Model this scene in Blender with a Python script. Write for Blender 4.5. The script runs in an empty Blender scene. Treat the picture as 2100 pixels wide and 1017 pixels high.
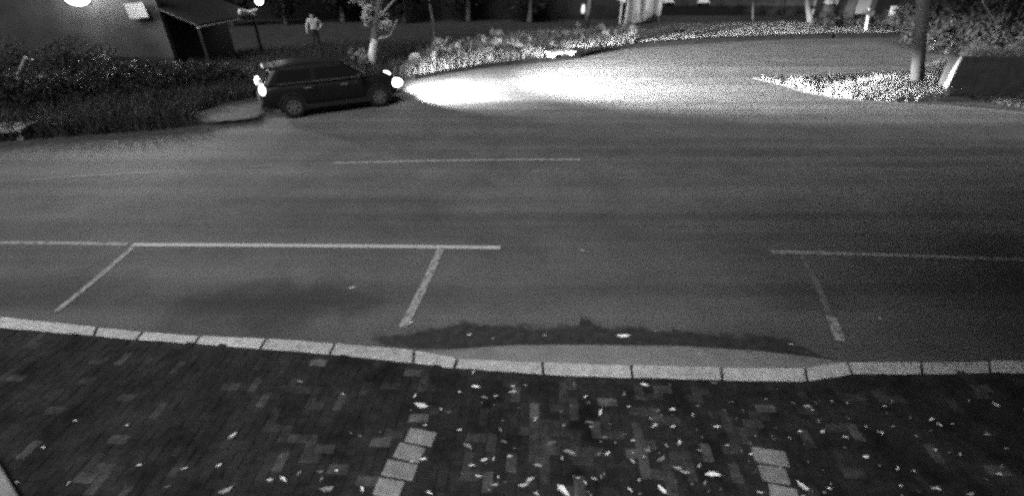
import bpy, bmesh, math, random
import numpy as np
from mathutils import Vector, Matrix, Euler

R = math.radians
SC = bpy.context.scene
COL = SC.collection

# ------------------------------------------------------------------ camera
FPX, CX, CY, PITCH, CAMH = 1000.0, 1050.0, 508.5, R(30.9), 4.2
cam = bpy.data.cameras.new('camera')
cam.sensor_width = 36.0
cam.lens = FPX / 2100.0 * 36.0
cam.clip_start, cam.clip_end = 0.05, 600.0
cam_o = bpy.data.objects.new('camera', cam)
COL.objects.link(cam_o)
cam_o.location = (0, 0, CAMH)
cam_o.rotation_euler = (R(90) - PITCH, 0, 0)
SC.camera = cam_o

# ------------------------------------------------------------------ sky, sun, exposure
SUN_EL, SUN_AZ = R(52), R(205)          # a faint, very soft night light from behind the camera
world = bpy.data.worlds.new('World')
SC.world = world
world.use_nodes = True
wn, wl = world.node_tree.nodes, world.node_tree.links
wn.clear()
sky = wn.new('ShaderNodeTexSky')
sky.sky_type = 'NISHITA'
sky.sun_disc = False
sky.sun_elevation = SUN_EL
sky.sun_rotation = SUN_AZ
bw = wn.new('ShaderNodeRGBToBW')        # the camera records in black and white
bg = wn.new('ShaderNodeBackground')
bg.inputs['Strength'].default_value = 0.024
wo = wn.new('ShaderNodeOutputWorld')
wl.new(sky.outputs[0], bw.inputs[0])
wl.new(bw.outputs[0], bg.inputs['Color'])
wl.new(bg.outputs[0], wo.inputs['Surface'])

sun = bpy.data.lights.new('sun', 'SUN')
sun.energy = 2.5
sun.angle = R(40)
sun.color = (1, 1, 1)
sun_o = bpy.data.objects.new('sun', sun)
COL.objects.link(sun_o)
sd = Vector((math.sin(SUN_AZ) * math.cos(SUN_EL), math.cos(SUN_AZ) * math.cos(SUN_EL), math.sin(SUN_EL)))
sun_o.rotation_euler = sd.to_track_quat('Z', 'Y').to_euler()

vs = SC.view_settings
vs.view_transform = 'Standard'
vs.look = 'None'
vs.exposure = 0.0
vs.gamma = 1.0
vs.use_curve_mapping = False
SC.cycles.use_denoising = False         # a night camera is grainy
SC.cycles.pixel_filter_type = 'BLACKMAN_HARRIS'
SC.cycles.filter_width = 3.0            # the lens of a cheap security camera is soft
SC.cycles.max_bounces = 5
SC.cycles.use_light_tree = False
SC.cycles.sample_clamp_indirect = 4.0

# ------------------------------------------------------------------ helpers
cp, sp_ = math.cos(PITCH), math.sin(PITCH)


def ray(u, v):
    a, b = (u - CX) / FPX, (v - CY) / FPX
    return Vector((a, cp - b * sp_, -sp_ - b * cp))


def G(u, v, z=0.0):
    """world point at height z seen at a place of the photograph"""
    d = ray(u, v)
    t = (z - CAMH) / d.z
    return Vector((d.x * t, d.y * t, z))


def A(u, v, y):
    d = ray(u, v)
    t = y / d.y
    return Vector((d.x * t, y, CAMH + d.z * t))


def tag(o, label=None, cat=None, group=None, kind=None):
    if label: o['label'] = label
    if cat: o['category'] = cat
    if group: o['group'] = group
    if kind: o['kind'] = kind
    return o


def link(o, parent=None):
    COL.objects.link(o)
    if parent is not None:
        o.parent = parent
    return o


def empty(name, loc=(0, 0, 0), rz=0.0):
    o = bpy.data.objects.new(name, None)
    o.empty_display_size = 0.2
    o.location = loc
    o.rotation_euler = (0, 0, rz)
    return link(o)


class MB:
    def __init__(s):
        s.v, s.f, s.m = [], [], []

    def add(s, verts, faces, mi=0):
        n = len(s.v)
        s.v += [tuple(p) for p in verts]
        s.f += [tuple(i + n for i in f) for f in faces]
        s.m += [mi] * len(faces)
        return s

    def box(s, c, d, M=None, mi=0):
        hx, hy, hz = d[0] / 2, d[1] / 2, d[2] / 2
        vv = [Vector((x, y, z)) for z in (-hz, hz) for y in (-hy, hy) for x in (-hx, hx)]
        if M is not None:
            vv = [M @ p for p in vv]
        vv = [p + Vector(c) for p in vv]
        return s.add(vv, [(0, 2, 3, 1), (4, 5, 7, 6), (0, 1, 5, 4), (2, 6, 7, 3), (0, 4, 6, 2), (1, 3, 7, 5)], mi)

    def tube(s, pts, rads, n=10, mi=0, cap=True):
        pts = [Vector(p) for p in pts]
        if not hasattr(rads, '__len__'):
            rads = [rads] * len(pts)
        rings = []
        for i, p in enumerate(pts):
            t = (pts[min(i + 1, len(pts) - 1)] - pts[max(i - 1, 0)]).normalized()
            q = t.to_track_quat('Z', 'Y')
            rings.append([p + q @ Vector((math.cos(2 * math.pi * k / n) * rads[i], math.sin(2 * math.pi * k / n) * rads[i], 0)) for k in range(n)])
        vv = [p for r in rings for p in r]
        ff = [(i * n + k, i * n + (k + 1) % n, (i + 1) * n + (k + 1) % n, (i + 1) * n + k) for i in range(len(pts) - 1) for k in range(n)]
        if cap:
            ff += [tuple(range(n - 1, -1, -1)), tuple((len(pts) - 1) * n + k for k in range(n))]
        return s.add(vv, ff, mi)

    def prism(s, poly, z0, z1, mi=0):
        """vertical prism over a ground polygon; poly is a list of (x, y)"""
        n = len(poly)
        vv = [(p[0], p[1], z0) for p in poly] + [(p[0], p[1], z1) for p in poly]
        ff = [tuple(range(n, 2 * n))] + [(k, (k + 1) % n, n + (k + 1) % n, n + k) for k in range(n)]
        return s.add(vv, ff, mi)

    def build(s, name, mats, parent=None, smooth=False, bevel=0.0, sub=0):
        me = bpy.data.meshes.new(name)
        me.from_pydata(s.v, [], s.f)
        for m in (mats if isinstance(mats, (list, tuple)) else [mats]):
            me.materials.append(m)
        if any(s.m):
            me.polygons.foreach_set('material_index', s.m)
        bm = bmesh.new()
        bm.from_mesh(me)
        bmesh.ops.recalc_face_normals(bm, faces=bm.faces)
        bm.to_mesh(me)
        bm.free()
        if smooth:
            me.polygons.foreach_set('use_smooth', [True] * len(me.polygons))
        me.update()
        o = bpy.data.objects.new(name, me)
        link(o, parent)
        if bevel:
            b = o.modifiers.new('bevel', 'BEVEL')
            b.width = bevel
            b.segments = 2
            b.limit_method = 'ANGLE'
        if sub:
            u = o.modifiers.new('sub', 'SUBSURF')
            u.levels = u.render_levels = sub
        return o


# ------------------------------------------------------------------ materials (all grey: the camera sees no colour)
def mat(name, val, rough=0.85, var=0.25, scale=4.0, detail=6.0, bump=0.0, bscale=60.0, spec=0.3, emit=0.0, metal=0.0, coat=0.0, stretch=None, rnd=0.0, world=0.0):
    m = bpy.data.materials.new(name)
    m.use_nodes = True
    nt = m.node_tree
    b = nt.nodes['Principled BSDF']
    b.inputs['Roughness'].default_value = rough
    b.inputs['Specular IOR Level'].default_value = spec
    b.inputs['Metallic'].default_value = metal
    b.inputs['Coat Weight'].default_value = coat
    tc = nt.nodes.new('ShaderNodeTexCoord')
    mp = nt.nodes.new('ShaderNodeMapping')
    if stretch:
        mp.inputs['Scale'].default_value = stretch
    nt.links.new(tc.outputs['Object'], mp.inputs['Vector'])
    no = nt.nodes.new('ShaderNodeTexNoise')
    no.inputs['Scale'].default_value = scale
    no.inputs['Detail'].default_value = detail
    no.inputs['Roughness'].default_value = 0.62
    nt.links.new(mp.outputs[0], no.inputs['Vector'])
    mr = nt.nodes.new('ShaderNodeMapRange')
    mr.inputs['From Min'].default_value = 0.25
    mr.inputs['From Max'].default_value = 0.75
    mr.inputs['To Min'].default_value = val * (1 - var)
    mr.inputs['To Max'].default_value = val * (1 + var)
    nt.links.new(no.outputs['Fac'], mr.inputs['Value'])
    out = mr.outputs[0]
    if world:       # dirt and moss that run across many pieces
        ge = nt.nodes.new('ShaderNodeNewGeometry')
        nw = nt.nodes.new('ShaderNodeTexNoise')
        nw.inputs['Scale'].default_value = 2.3
        nw.inputs['Detail'].default_value = 7
        nw.inputs['Roughness'].default_value = 0.68
        nt.links.new(ge.outputs['Position'], nw.inputs['Vector'])
        nt.links.new(ge.outputs['Position'], mp.inputs['Vector'])
        mw = nt.nodes.new('ShaderNodeMapRange')
        mw.inputs['From Min'].default_value = 0.32
        mw.inputs['From Max'].default_value = 0.66
        mw.inputs['To Min'].default_value = 1 - world
        mw.inputs['To Max'].default_value = 1 + world
        nt.links.new(nw.outputs['Fac'], mw.inputs['Value'])
        mu0 = nt.nodes.new('ShaderNodeMath')
        mu0.operation = 'MULTIPLY'
        nt.links.new(out, mu0.inputs[0])
        nt.links.new(mw.outputs[0], mu0.inputs[1])
        out = mu0.outputs[0]
    if rnd:
        oi = nt.nodes.new('ShaderNodeObjectInfo')
        mr2 = nt.nodes.new('ShaderNodeMapRange')
        mr2.inputs['To Min'].default_value = 1 - rnd
        mr2.inputs['To Max'].default_value = 1 + rnd
        nt.links.new(oi.outputs['Random'], mr2.inputs['Value'])
        mu = nt.nodes.new('ShaderNodeMath')
        mu.operation = 'MULTIPLY'
        nt.links.new(out, mu.inputs[0])
        nt.links.new(mr2.outputs[0], mu.inputs[1])
        out = mu.outputs[0]
    nt.links.new(out, b.inputs['Base Color'])
    if bump:
        n2 = nt.nodes.new('ShaderNodeTexNoise')
        n2.inputs['Scale'].default_value = bscale
        n2.inputs['Detail'].default_value = 4
        nt.links.new(mp.outputs[0], n2.inputs['Vector'])
        bp = nt.nodes.new('ShaderNodeBump')
        bp.inputs['Strength'].default_value = bump
        bp.inputs['Distance'].default_value = 0.02
        nt.links.new(n2.outputs['Fac'], bp.inputs['Height'])
        nt.links.new(bp.outputs[0], b.inputs['Normal'])
    if emit:
        b.inputs['Emission Color'].default_value = (1, 1, 1, 1)
        b.inputs['Emission Strength'].default_value = emit
    return m


def N(nt, t, **kw):
    n = nt.nodes.new(t)
    for k, v in kw.items():
        setattr(n, k, v)
    return n


def math_node(nt, op, a, b=None):
    n = nt.nodes.new('ShaderNodeMath')
    n.operation = op
    for i, x in enumerate((a, b)):
        if x is None:
            continue
        if isinstance(x, (int, float)):
            n.inputs[i].default_value = x
        else:
            nt.links.new(x, n.inputs[i])
    return n.outputs[0]


def road_material():
    m = mat('asphalt', 0.112, rough=0.8, var=0.26, scale=0.8, detail=10, bump=0.25, bscale=90, spec=0.25)
    nt = m.node_tree
    b = nt.nodes['Principled BSDF']
    base = b.inputs['Base Color'].links[0].from_socket
    tc = N(nt, 'ShaderNodeTexCoord')
    # long tyre-polished and patched bands along the street
    mp = N(nt, 'ShaderNodeMapping')
    mp.inputs['Rotation'].default_value = (0, 0, R(-2))
    mp.inputs['Scale'].default_value = (0.04, 1.5, 1)
    nt.links.new(tc.outputs['Object'], mp.inputs['Vector'])
    no = N(nt, 'ShaderNodeTexNoise')
    no.inputs['Scale'].default_value = 1.0
    no.inputs['Detail'].default_value = 8
    nt.links.new(mp.outputs[0], no.inputs['Vector'])
    mr = N(nt, 'ShaderNodeMapRange')
    mr.inputs['From Min'].default_value = 0.3
    mr.inputs['From Max'].default_value = 0.7
    mr.inputs['To Min'].default_value = 0.68
    mr.inputs['To Max'].default_value = 1.3
    nt.links.new(no.outputs['Fac'], mr.inputs['Value'])
    col = math_node(nt, 'MULTIPLY', base, mr.outputs[0])
    # aggregate speckle
    n3 = N(nt, 'ShaderNodeTexNoise')
    n3.inputs['Scale'].default_value = 38
    n3.inputs['Detail'].default_value = 2
    nt.links.new(tc.outputs['Object'], n3.inputs['Vector'])
    mr3 = N(nt, 'ShaderNodeMapRange')
    mr3.inputs['From Min'].default_value = 0.3
    mr3.inputs['From Max'].default_value = 0.7
    mr3.inputs['To Min'].default_value = 0.74
    mr3.inputs['To Max'].default_value = 1.26
    nt.links.new(n3.outputs['Fac'], mr3.inputs['Value'])
    col = math_node(nt, 'MULTIPLY', col, mr3.outputs[0])
    # oil and damp stains in the parking bays, ragged edges
    sep = N(nt, 'ShaderNodeSeparateXYZ')
    nt.links.new(tc.outputs['Object'], sep.inputs[0])
    wob = N(nt, 'ShaderNodeTexNoise')
    wob.inputs['Scale'].default_value = 1.7
    wob.inputs['Detail'].default_value = 5
    nt.links.new(tc.outputs['Object'], wob.inputs['Vector'])
    for (px, py, rx, ry, k) in ((560, 625, 1.45, 0.62, 0.52), (120, 590, 1.5, 0.5, 0.3), (1640, 610, 0.75, 0.45, 0.35), (680, 430, 2.6, 0.7, 0.22), (330, 440, 1.4, .6, .18)):
        c = G(px, py)
        dx = math_node(nt, 'DIVIDE', math_node(nt, 'SUBTRACT', sep.outputs[0], c.x), rx)
        dy = math_node(nt, 'DIVIDE', math_node(nt, 'SUBTRACT', sep.outputs[1], c.y), ry)
        d = math_node(nt, 'SQRT', math_node(nt, 'ADD', math_node(nt, 'MULTIPLY', dx, dx), math_node(nt, 'MULTIPLY', dy, dy)))
        d = math_node(nt, 'ADD', d, math_node(nt, 'MULTIPLY', math_node(nt, 'SUBTRACT', wob.outputs['Fac'], 0.5), 1.5))
        r = N(nt, 'ShaderNodeMapRange', interpolation_type='SMOOTHSTEP')
        r.inputs['From Min'].default_value = 0.35
        r.inputs['From Max'].default_value = 1.4
        r.inputs['To Min'].default_value = 1 - k
        r.inputs['To Max'].default_value = 1.0
        nt.links.new(d, r.inputs['Value'])
        col = math_node(nt, 'MULTIPLY', col, r.outputs[0])
    nt.links.new(col, b.inputs['Base Color'])
    return m


def paint_material(name, val, worn, asph=0.12, scale=9.0):
    """road paint with the asphalt showing where it has worn off"""
    m = mat(name, val, rough=0.75, var=0.15, scale=14)
    nt = m.node_tree
    b = nt.nodes['Principled BSDF']
    base = b.inputs['Base Color'].links[0].from_socket
    tc = N(nt, 'ShaderNodeTexCoord')
    no = N(nt, 'ShaderNodeTexNoise')
    no.inputs['Scale'].default_value = scale
    no.inputs['Detail'].default_value = 7
    no.inputs['Roughness'].default_value = 0.7
    nt.links.new(tc.outputs['Object'], no.inputs['Vector'])
    r = N(nt, 'ShaderNodeMapRange')
    r.inputs['From Min'].default_value = worn - 0.09
    r.inputs['From Max'].default_value = worn + 0.09
    nt.links.new(no.outputs['Fac'], r.inputs['Value'])
    mx = N(nt, 'ShaderNodeMix')
    mx.data_type = 'FLOAT'
    nt.links.new(r.outputs[0], mx.inputs['Factor'])
    mx.inputs[2].default_value = asph
    nt.links.new(base, mx.inputs[3])
    nt.links.new(mx.outputs[0], b.inputs['Base Color'])
    return m


M = {}
M['road'] = road_material()
M['soil'] = mat('soil', 0.06, var=0.5, scale=1.6, bump=0.5, bscale=18)
M['dirt'] = mat("pale_dirt", 0.075, var=0.3, scale=2.5, bump=0.4, bscale=25)
M['shoulder'] = mat('shoulder_dirt', 0.055, var=0.4, scale=3, bump=0.3, bscale=25)
M['verge'] = mat('verge_ground', 0.035, var=0.45, scale=1.4, bump=0.6, bscale=16)
M['kerb'] = mat('whitewashed_kerb', 0.5, var=0.35, scale=11, bump=0.35, bscale=45, rnd=0.12, world=.15)
M['kerb_dark'] = mat('shade_toned_kerb', 0.008, var=0.5, scale=3, bump=0.3, spec=.1)  # near-black colour stands in for shade on the far kerb's face
M['mortar'] = mat('mortar', 0.10, var=0.3, scale=10)
M['ramp'] = mat('cement_ramp', 0.27, var=0.25, scale=3.5, bump=0.3, bscale=50)
M['grime'] = mat('gutter_grime', 0.042, var=0.5, scale=9, bump=0.12, bscale=40)
M['bed'] = mat('sand_bed', 0.026, var=0.4, scale=12, bump=0.4, world=.4)
M['paver'] = mat('dark_paver', 0.023, var=0.4, scale=14, bump=0.3, bscale=70, rnd=0.15, rough=0.85, spec=0.2, world=.75)
M['paver_mid'] = mat('worn_paver', 0.048, var=0.5, scale=14, bump=0.3, bscale=70, rnd=0.3, spec=0.2, world=.8)
M['paver_pale'] = mat('pale_paver', 0.082, var=0.45, scale=14, bump=0.3, bscale=70, rnd=0.3, spec=0.2, world=.7)
M['slab'] = mat('pale_slab', 0.24, var=0.35, scale=13, bump=0.35, bscale=60, rnd=0.16, world=.3)
M['paint'] = paint_material('white_road_paint', 0.5, 0.36)
M['paint_thin'] = paint_material('thin_road_paint', 0.36, 0.45)
M['paint_worn'] = paint_material('worn_road_paint', 0.42, 0.47, scale=14)
M['paint_faint'] = paint_material('faint_road_paint', 0.2, 0.52)
M['leaf_pale'] = mat('dry_leaf_pale', 0.85, var=0.2, scale=30, rnd=0.2, rough=0.6)
M['leaf_mid'] = mat('dry_leaf_mid', 0.36, var=0.3, scale=30, rnd=0.6, rough=0.6)
M['foliage'] = mat('foliage', 0.042, var=0.35, spec=0.08, scale=2.2, rough=0.7)
M['foliage_dark'] = mat('foliage_dark', 0.025, var=0.6, spec=0.08, scale=1.6, rough=0.7)
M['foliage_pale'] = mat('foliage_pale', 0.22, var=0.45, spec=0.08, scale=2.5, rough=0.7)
M['foliage_lit'] = mat('light_toned_foliage', 0.5, var=0.4, scale=3, rough=0.7, spec=.08)  # leaf tone raised to imitate lamp and headlight light on one crown
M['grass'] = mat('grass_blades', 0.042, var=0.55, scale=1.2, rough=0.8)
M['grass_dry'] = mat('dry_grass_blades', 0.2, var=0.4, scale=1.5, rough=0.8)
M['grass_mown'] = mat('mown_grass_blades', 0.17, var=0.5, scale=.8, rough=0.85, spec=.05)
M['bark'] = mat('bark', 0.11, var=0.45, scale=6, bump=0.6, bscale=30, stretch=(1, 1, .25))
M['pole'] = mat('weathered_pole', 0.05, var=0.45, scale=5, bump=0.4, stretch=(1, 1, .2))
M['limewash'] = mat('limewashed_bark', 0.75, var=0.25, scale=8, bump=0.5, bscale=30, stretch=(1, 1, .3))
M['plaster'] = mat('grey_plaster', 0.042, var=0.5, scale=1.1, detail=9, bump=0.3, bscale=20)
M['plaster_dark'] = mat('dark_plaster', 0.022, var=0.4, scale=1.5, bump=0.2, bscale=20)
M['concrete'] = mat('concrete', 0.30, var=0.25, scale=5, bump=0.3, bscale=40)
M['concrete_dark'] = mat('mossy_concrete', 0.032, var=0.55, scale=2.8, bump=0.4, bscale=25)
M['white'] = mat('white_paint', 0.75, var=0.12, scale=5)
M['panel'] = mat('grey_panel', 0.30, var=0.12, scale=2)
M['metal'] = mat('painted_metal', 0.14, var=0.2, rough=0.5, scale=8)
M['black'] = mat('black_void', 0.01, var=0.2)
M['wood'] = mat('weathered_wood', 0.16, var=0.4, scale=5, stretch=(1, 1, .15), bump=0.3)
M['roof'] = mat('dark_roof', 0.01, var=0.4, scale=3, bump=0.4)
M['tarp'] = mat('pale_tarpaulin', 0.8, var=0.2, scale=1.1, rough=0.55, stretch=(1, 1, .35))
M['car'] = mat('dark_car_paint', 0.009, var=0.25, scale=3, rough=0.42, spec=0.3)
M['glass'] = mat('tinted_glass', 0.008, var=0.1, rough=0.12, spec=0.6)
M['tyre'] = mat('tyre_rubber', 0.02, var=0.3, rough=0.9)
M['rim'] = mat('alloy_rim', 0.22, var=0.15, rough=0.4, metal=0.4)
M['chrome'] = mat('chrome', 0.8, var=0.05, rough=0.22, metal=0.9)
M['headlamp'] = mat('lit_headlamp', 0.8, emit=14)
M['taillamp'] = mat('lit_tail_lamp', 0.8, emit=9)
M['glint'] = mat('lit_brake_lamp', 0.6, emit=0.7)
M['lamp'] = mat('lit_lamp_glass', 0.8, emit=9)
M['skin'] = mat('skin', 0.36, var=0.1)
M['shirt'] = mat('pale_shirt', 0.5, var=0.15, scale=9)
M['trousers'] = mat('dark_trousers', 0.035, var=0.3, scale=9)
M['hair'] = mat('dark_hair', 0.02, var=0.3)

rng = np.random.default_rng(7)
random.seed(7)


def spline(pts, n=8):
    """Catmull-Rom through 2D/3D points"""
    P = [Vector(p) for p in pts]
    out = []
    for i in range(len(P) - 1):
        a, b, c, d = P[max(i - 1, 0)], P[i], P[i + 1], P[min(i + 2, len(P) - 1)]
        for k in range(n):
            t = k / n
            out.append(0.5 * ((2 * b) + (c - a) * t + (2 * a - 5 * b + 4 * c - d) * t * t + (3 * b - a - 3 * c + d) * t ** 3))
    out.append(P[-1])
    return out


def soft_sheet(name, vv, ff, cover, m):
    """thin layer of loose dirt that thins out towards its edge (cover: 0 bare, 1 full)"""
    o = MB().add(vv, ff).build(name, m)
    at = o.data.attributes.new('cover', 'FLOAT', 'POINT')
    at.data.foreach_set('value', [float(c) for c in cover])
    nt = m.node_tree
    b = nt.nodes['Principled BSDF']
    a = N(nt, 'ShaderNodeAttribute', attribute_name='cover')
    no = N(nt, 'ShaderNodeTexNoise')
    no.inputs['Scale'].default_value = 5
    no.inputs['Detail'].default_value = 10
    no.inputs['Roughness'].default_value = .72
    tc = N(nt, 'ShaderNodeTexCoord')
    nt.links.new(tc.outputs['Object'], no.inputs['Vector'])
    x = math_node(nt, 'ADD', a.outputs['Fac'], math_node(nt, 'MULTIPLY', math_node(nt, 'SUBTRACT', no.outputs['Fac'], .5), 1.5))
    r = N(nt, 'ShaderNodeMapRange', interpolation_type='SMOOTHSTEP')
    r.inputs['From Min'].default_value = .15
    r.inputs['From Max'].default_value = .75
    nt.links.new(x, r.inputs['Value'])
    nt.links.new(r.outputs[0], b.inputs['Alpha'])
    return o


# ================================================================== THE SETTING
# ground to the horizon
MB().add([(-300, -60, -0.06), (300, -60, -0.06), (300, 400, -0.06), (-300, 400, -0.06)], [(0, 1, 2, 3)]).build('ground', M['soil'])['kind'] = 'structure'
road = MB().add([(-90, 3.0, 0), (90, 3.0, 0), (90, 75, 0), (-90, 75, 0)], [(0, 1, 2, 3)]).build('road', M['road'])
road['kind'] = 'structure'

# far verge: raised ground along the other side of the street, bending away into the side street
far_edge_px = [(0, 291), (150, 278), (300, 268), (420, 257), (520, 243), (536, 214), (620, 192), (720, 180), (800, 171), (850, 163), (1000, 139),
               (1170, 122), (1230, 109), (1300, 99), (1420, 91), (1500, 86.5), (1600, 82), (1700, 80), (1870, 78)]
far_edge = [G(u, v) for u, v in far_edge_px]
far_edge = [Vector((-80, 3.5, 0))] + [Vector((-24, 9.0, 0))] + far_edge + [Vector((80, 33.5, 0))]
fe = [Vector((p.x, p.y, 0)) for p in spline(far_edge, 5)]
poly = [(p.x, p.y) for p in fe] + [(110, 120), (-110, 120), (-110, 3.5)]
VZ = 0.11
verge = MB().prism(poly, -0.05, VZ).build('far_verge', M['verge'])
verge['kind'] = 'structure'
# kerb along the far side (only the lit stretch shows one)
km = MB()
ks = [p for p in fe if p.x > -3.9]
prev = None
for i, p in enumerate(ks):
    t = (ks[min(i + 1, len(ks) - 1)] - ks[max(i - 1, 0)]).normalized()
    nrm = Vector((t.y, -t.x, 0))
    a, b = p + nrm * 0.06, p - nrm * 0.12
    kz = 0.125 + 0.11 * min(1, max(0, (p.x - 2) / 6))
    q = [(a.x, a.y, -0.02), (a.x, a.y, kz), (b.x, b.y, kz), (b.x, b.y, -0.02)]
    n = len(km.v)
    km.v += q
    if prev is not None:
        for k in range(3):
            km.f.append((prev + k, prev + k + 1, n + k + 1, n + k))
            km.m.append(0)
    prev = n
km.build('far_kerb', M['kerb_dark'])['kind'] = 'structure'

# dirt driveway mouth beside the rear of the car
ap = [G(u, v, VZ) for u, v in ((392, 232), (470, 214), (545, 205), (548, 222), (530, 242), (470, 249), (420, 252))]
ap = spline(ap + [ap[0]], 5)[:-1]
cen = sum(ap, Vector()) / len(ap)
rings = [[cen + (p - cen) * k for p in ap] for k in (1.12, .72, .3)]
n = len(ap)
vv = [(p.x, p.y, VZ + .004) for r in rings for p in r]
ff = [(r * n + k, r * n + (k + 1) % n, (r + 1) * n + (k + 1) % n, (r + 1) * n + k) for r in range(2) for k in range(n)] + [tuple(2 * n + k for k in range(n))]
soft_sheet('driveway_dirt', vv, ff, [0] * n + [.75] * n + [1] * n, M['dirt'])['kind'] = 'structure'

# loose dirt shoulder where the left bank meets the road
sx = np.arange(-80, 541, 20)
sv = np.interp(sx, [-80, 0, 150, 300, 420, 520, 540], [298, 291, 278, 268, 257, 243, 240])
vv, aa = [], []
for u, v_ in zip(sx, sv):
    for dv, k, z in ((26, 0, .004), (11, .5, .005), (1.5, .9, .007)):
        p = G(u, v_ + dv)
        vv.append((p.x, p.y, z))
        aa.append(k)
ff = [(i * 3 + k, i * 3 + k + 1, (i + 1) * 3 + k + 1, (i + 1) * 3 + k) for i in range(len(sx) - 1) for k in range(2)]
soft_sheet('road_shoulder', vv, ff, aa, M['shoulder'])['kind'] = 'structure'

# right-hand corner verge between the street and the side street
cpx = [(1545, 161), (1590, 172), (1650, 189), (1710, 201), (1770, 208), (1860, 214), (1960, 220), (2110, 233)]
ce = [G(u, v) for u, v in cpx] + [Vector((40, 15.5, 0)), Vector((60, 24, 0)), Vector((34, 27.5, 0))]
ce += [G(u, v) for u, v in ((2100, 108), (1990, 112), (1910, 128), (1870, 147), (1760, 152), (1640, 154))]
corner = MB().prism([(p.x, p.y) for p in ce], -0.05, 0.02).build('corner_verge', M['soil'])
corner['kind'] = 'structure'


# ---------------- painted markings, each a thin sheet lying on the road
def strip(name, px, width, m, z=0.005, n=6):
    pts = spline([G(u, v) for u, v in px], n)
    a, b = [], []
    for i, p in enumerate(pts):
        t = (pts[min(i + 1, len(pts) - 1)] - pts[max(i - 1, 0)]).normalized()
        nr = Vector((-t.y, t.x, 0)) * width / 2
        a.append((p + nr).xy.to_3d() + Vector((0, 0, z)))
        b.append((p - nr).xy.to_3d() + Vector((0, 0, z)))
    k = len(pts)
    return MB().add(a + b, [(i, i + 1, k + i + 1, k + i) for i in range(k - 1)]).build(name, m, road)


strip('parking_line', [(272, 502), (500, 503), (750, 505), (1026, 508)], 0.105, M['paint'])
strip('parking_line', [(-60, 498), (100, 498.5), (262, 501)], 0.10, M['paint_thin'])
strip('parking_line', [(1580, 516), (1750, 521), (1900, 526), (2180, 536)], 0.10, M['paint_thin'])
strip('bay_divider', [(272, 508), (200, 570), (117, 638)], 0.085, M['paint_worn'], 0.006)
strip('bay_divider', [(903, 512), (868, 590), (826, 672)], 0.12, M['paint_worn'], 0.006)
strip('bay_divider', [(1645, 525), (1676, 585), (1703, 650)], 0.09, M['paint_faint'], 0.006)
strip('bay_divider', [(1704, 650), (1724, 699)], 0.125, M['paint_worn'], 0.006)
strip('centre_line_dash', [(683, 335), (850, 331), (1000, 328.5), (1190, 327.5)], 0.10, M['paint_thin'])
strip('centre_line_dash', [(60, 370), (180, 361), (326, 354)], 0.11, M['paint_faint'])
strip('centre_line_dash', [(1660, 346), (1780, 348), (1900, 351)], 0.08, M['paint_faint'])
strip('centre_line_dash', [(470, 346), (560, 340)], 0.08, M['paint_faint'])

# ---------------- near sidewalk, kerb stones, cement ramp
SZ = 0.10
kerb_up = [(-160, 633), (0, 649), (200, 670), (293, 679), (410, 687), (546, 693), (688, 703), (850, 717), (938, 734), (1113, 741), (1295, 748), (1480, 752), (1652, 753),
           (1738, 741), (1890, 740), (2030, 739), (2230, 738)]
kerb_dn = [(-175, 648), (-12, 669), (193, 687), (279, 695), (400, 703), (534, 714), (676, 725), (848, 743), (932, 753), (1115, 766), (1297, 773), (1481, 778), (1656, 780),
           (1748, 766), (1892, 765), (2032, 763), (2235, 762)]
ku = [G(u, v, SZ) for u, v in kerb_up]
kd = [G(u, v, SZ) for u, v in kerb_dn]
kerb = MB()
for i in range(len(ku) - 1):
    a, b, c, d = ku[i], ku[i + 1], kd[i + 1], kd[i]
    s = 0.012
    a, b, c, d = [p.xy for p in (a, b, c, d)]
    e = (a + b + c + d) / 4
    kerb.prism([tuple(p + (e - p) * 0.03) for p in (a, b, c, d)], -0.1, SZ - 0.022)
kerb_o = kerb.build('kerb', M['mortar'])
kerb_o['kind'] = 'structure'
for i in range(len(ku) - 1):
    a, b, c, d = ku[i], ku[i + 1], kd[i + 1], kd[i]
    L = (b - a).length
    g = 0.014 / L
    a2, b2, d2, c2 = a.lerp(b, g), a.lerp(b, 1 - g), d.lerp(c, g), d.lerp(c, 1 - g)
    # worn stones: edge points wander a little
    up = [a2.lerp(b2, t) for t in (0, .2, .4, .6, .8, 1)]
    dn = [d2.lerp(c2, t) for t in (0, .2, .4, .6, .8, 1)]
    for k in range(1, 5):
        up[k] = up[k] + Vector((0, random.uniform(-.006, .004), 0))
        dn[k] = dn[k] + Vector((0, random.uniform(-.008, .006), 0))
    mb = MB()
    n = 6
    dz = random.uniform(-.006, .008)
    top_u = [Vector((p.x, p.y, SZ + dz)) for p in up]
    top_d = [Vector((p.x, p.y, SZ + dz)) for p in dn]
    lo_u = [Vector((p.x, p.y + .01, -0.04)) for p in up]
    lo_d = [Vector((p.x, p.y, -0.04)) for p in dn]
    vv = top_u + top_d + lo_u + lo_d
    ff = [(k, k + 1, n + k + 1, n + k) for k in range(n - 1)]
    ff += [(k, 2 * n + k, 2 * n + k + 1, k + 1) for k in range(n - 1)]
    ff += [(n + k, n + k + 1, 3 * n + k + 1, 3 * n + k) for k in range(n - 1)]
    ff += [(0, n, 3 * n, 2 * n), (n - 1, 3 * n - 1, 4 * n - 1, 2 * n - 1)]
    mb.add(vv, ff).build('kerb_stone', M['kerb'], kerb_o, bevel=0.012)

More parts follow.
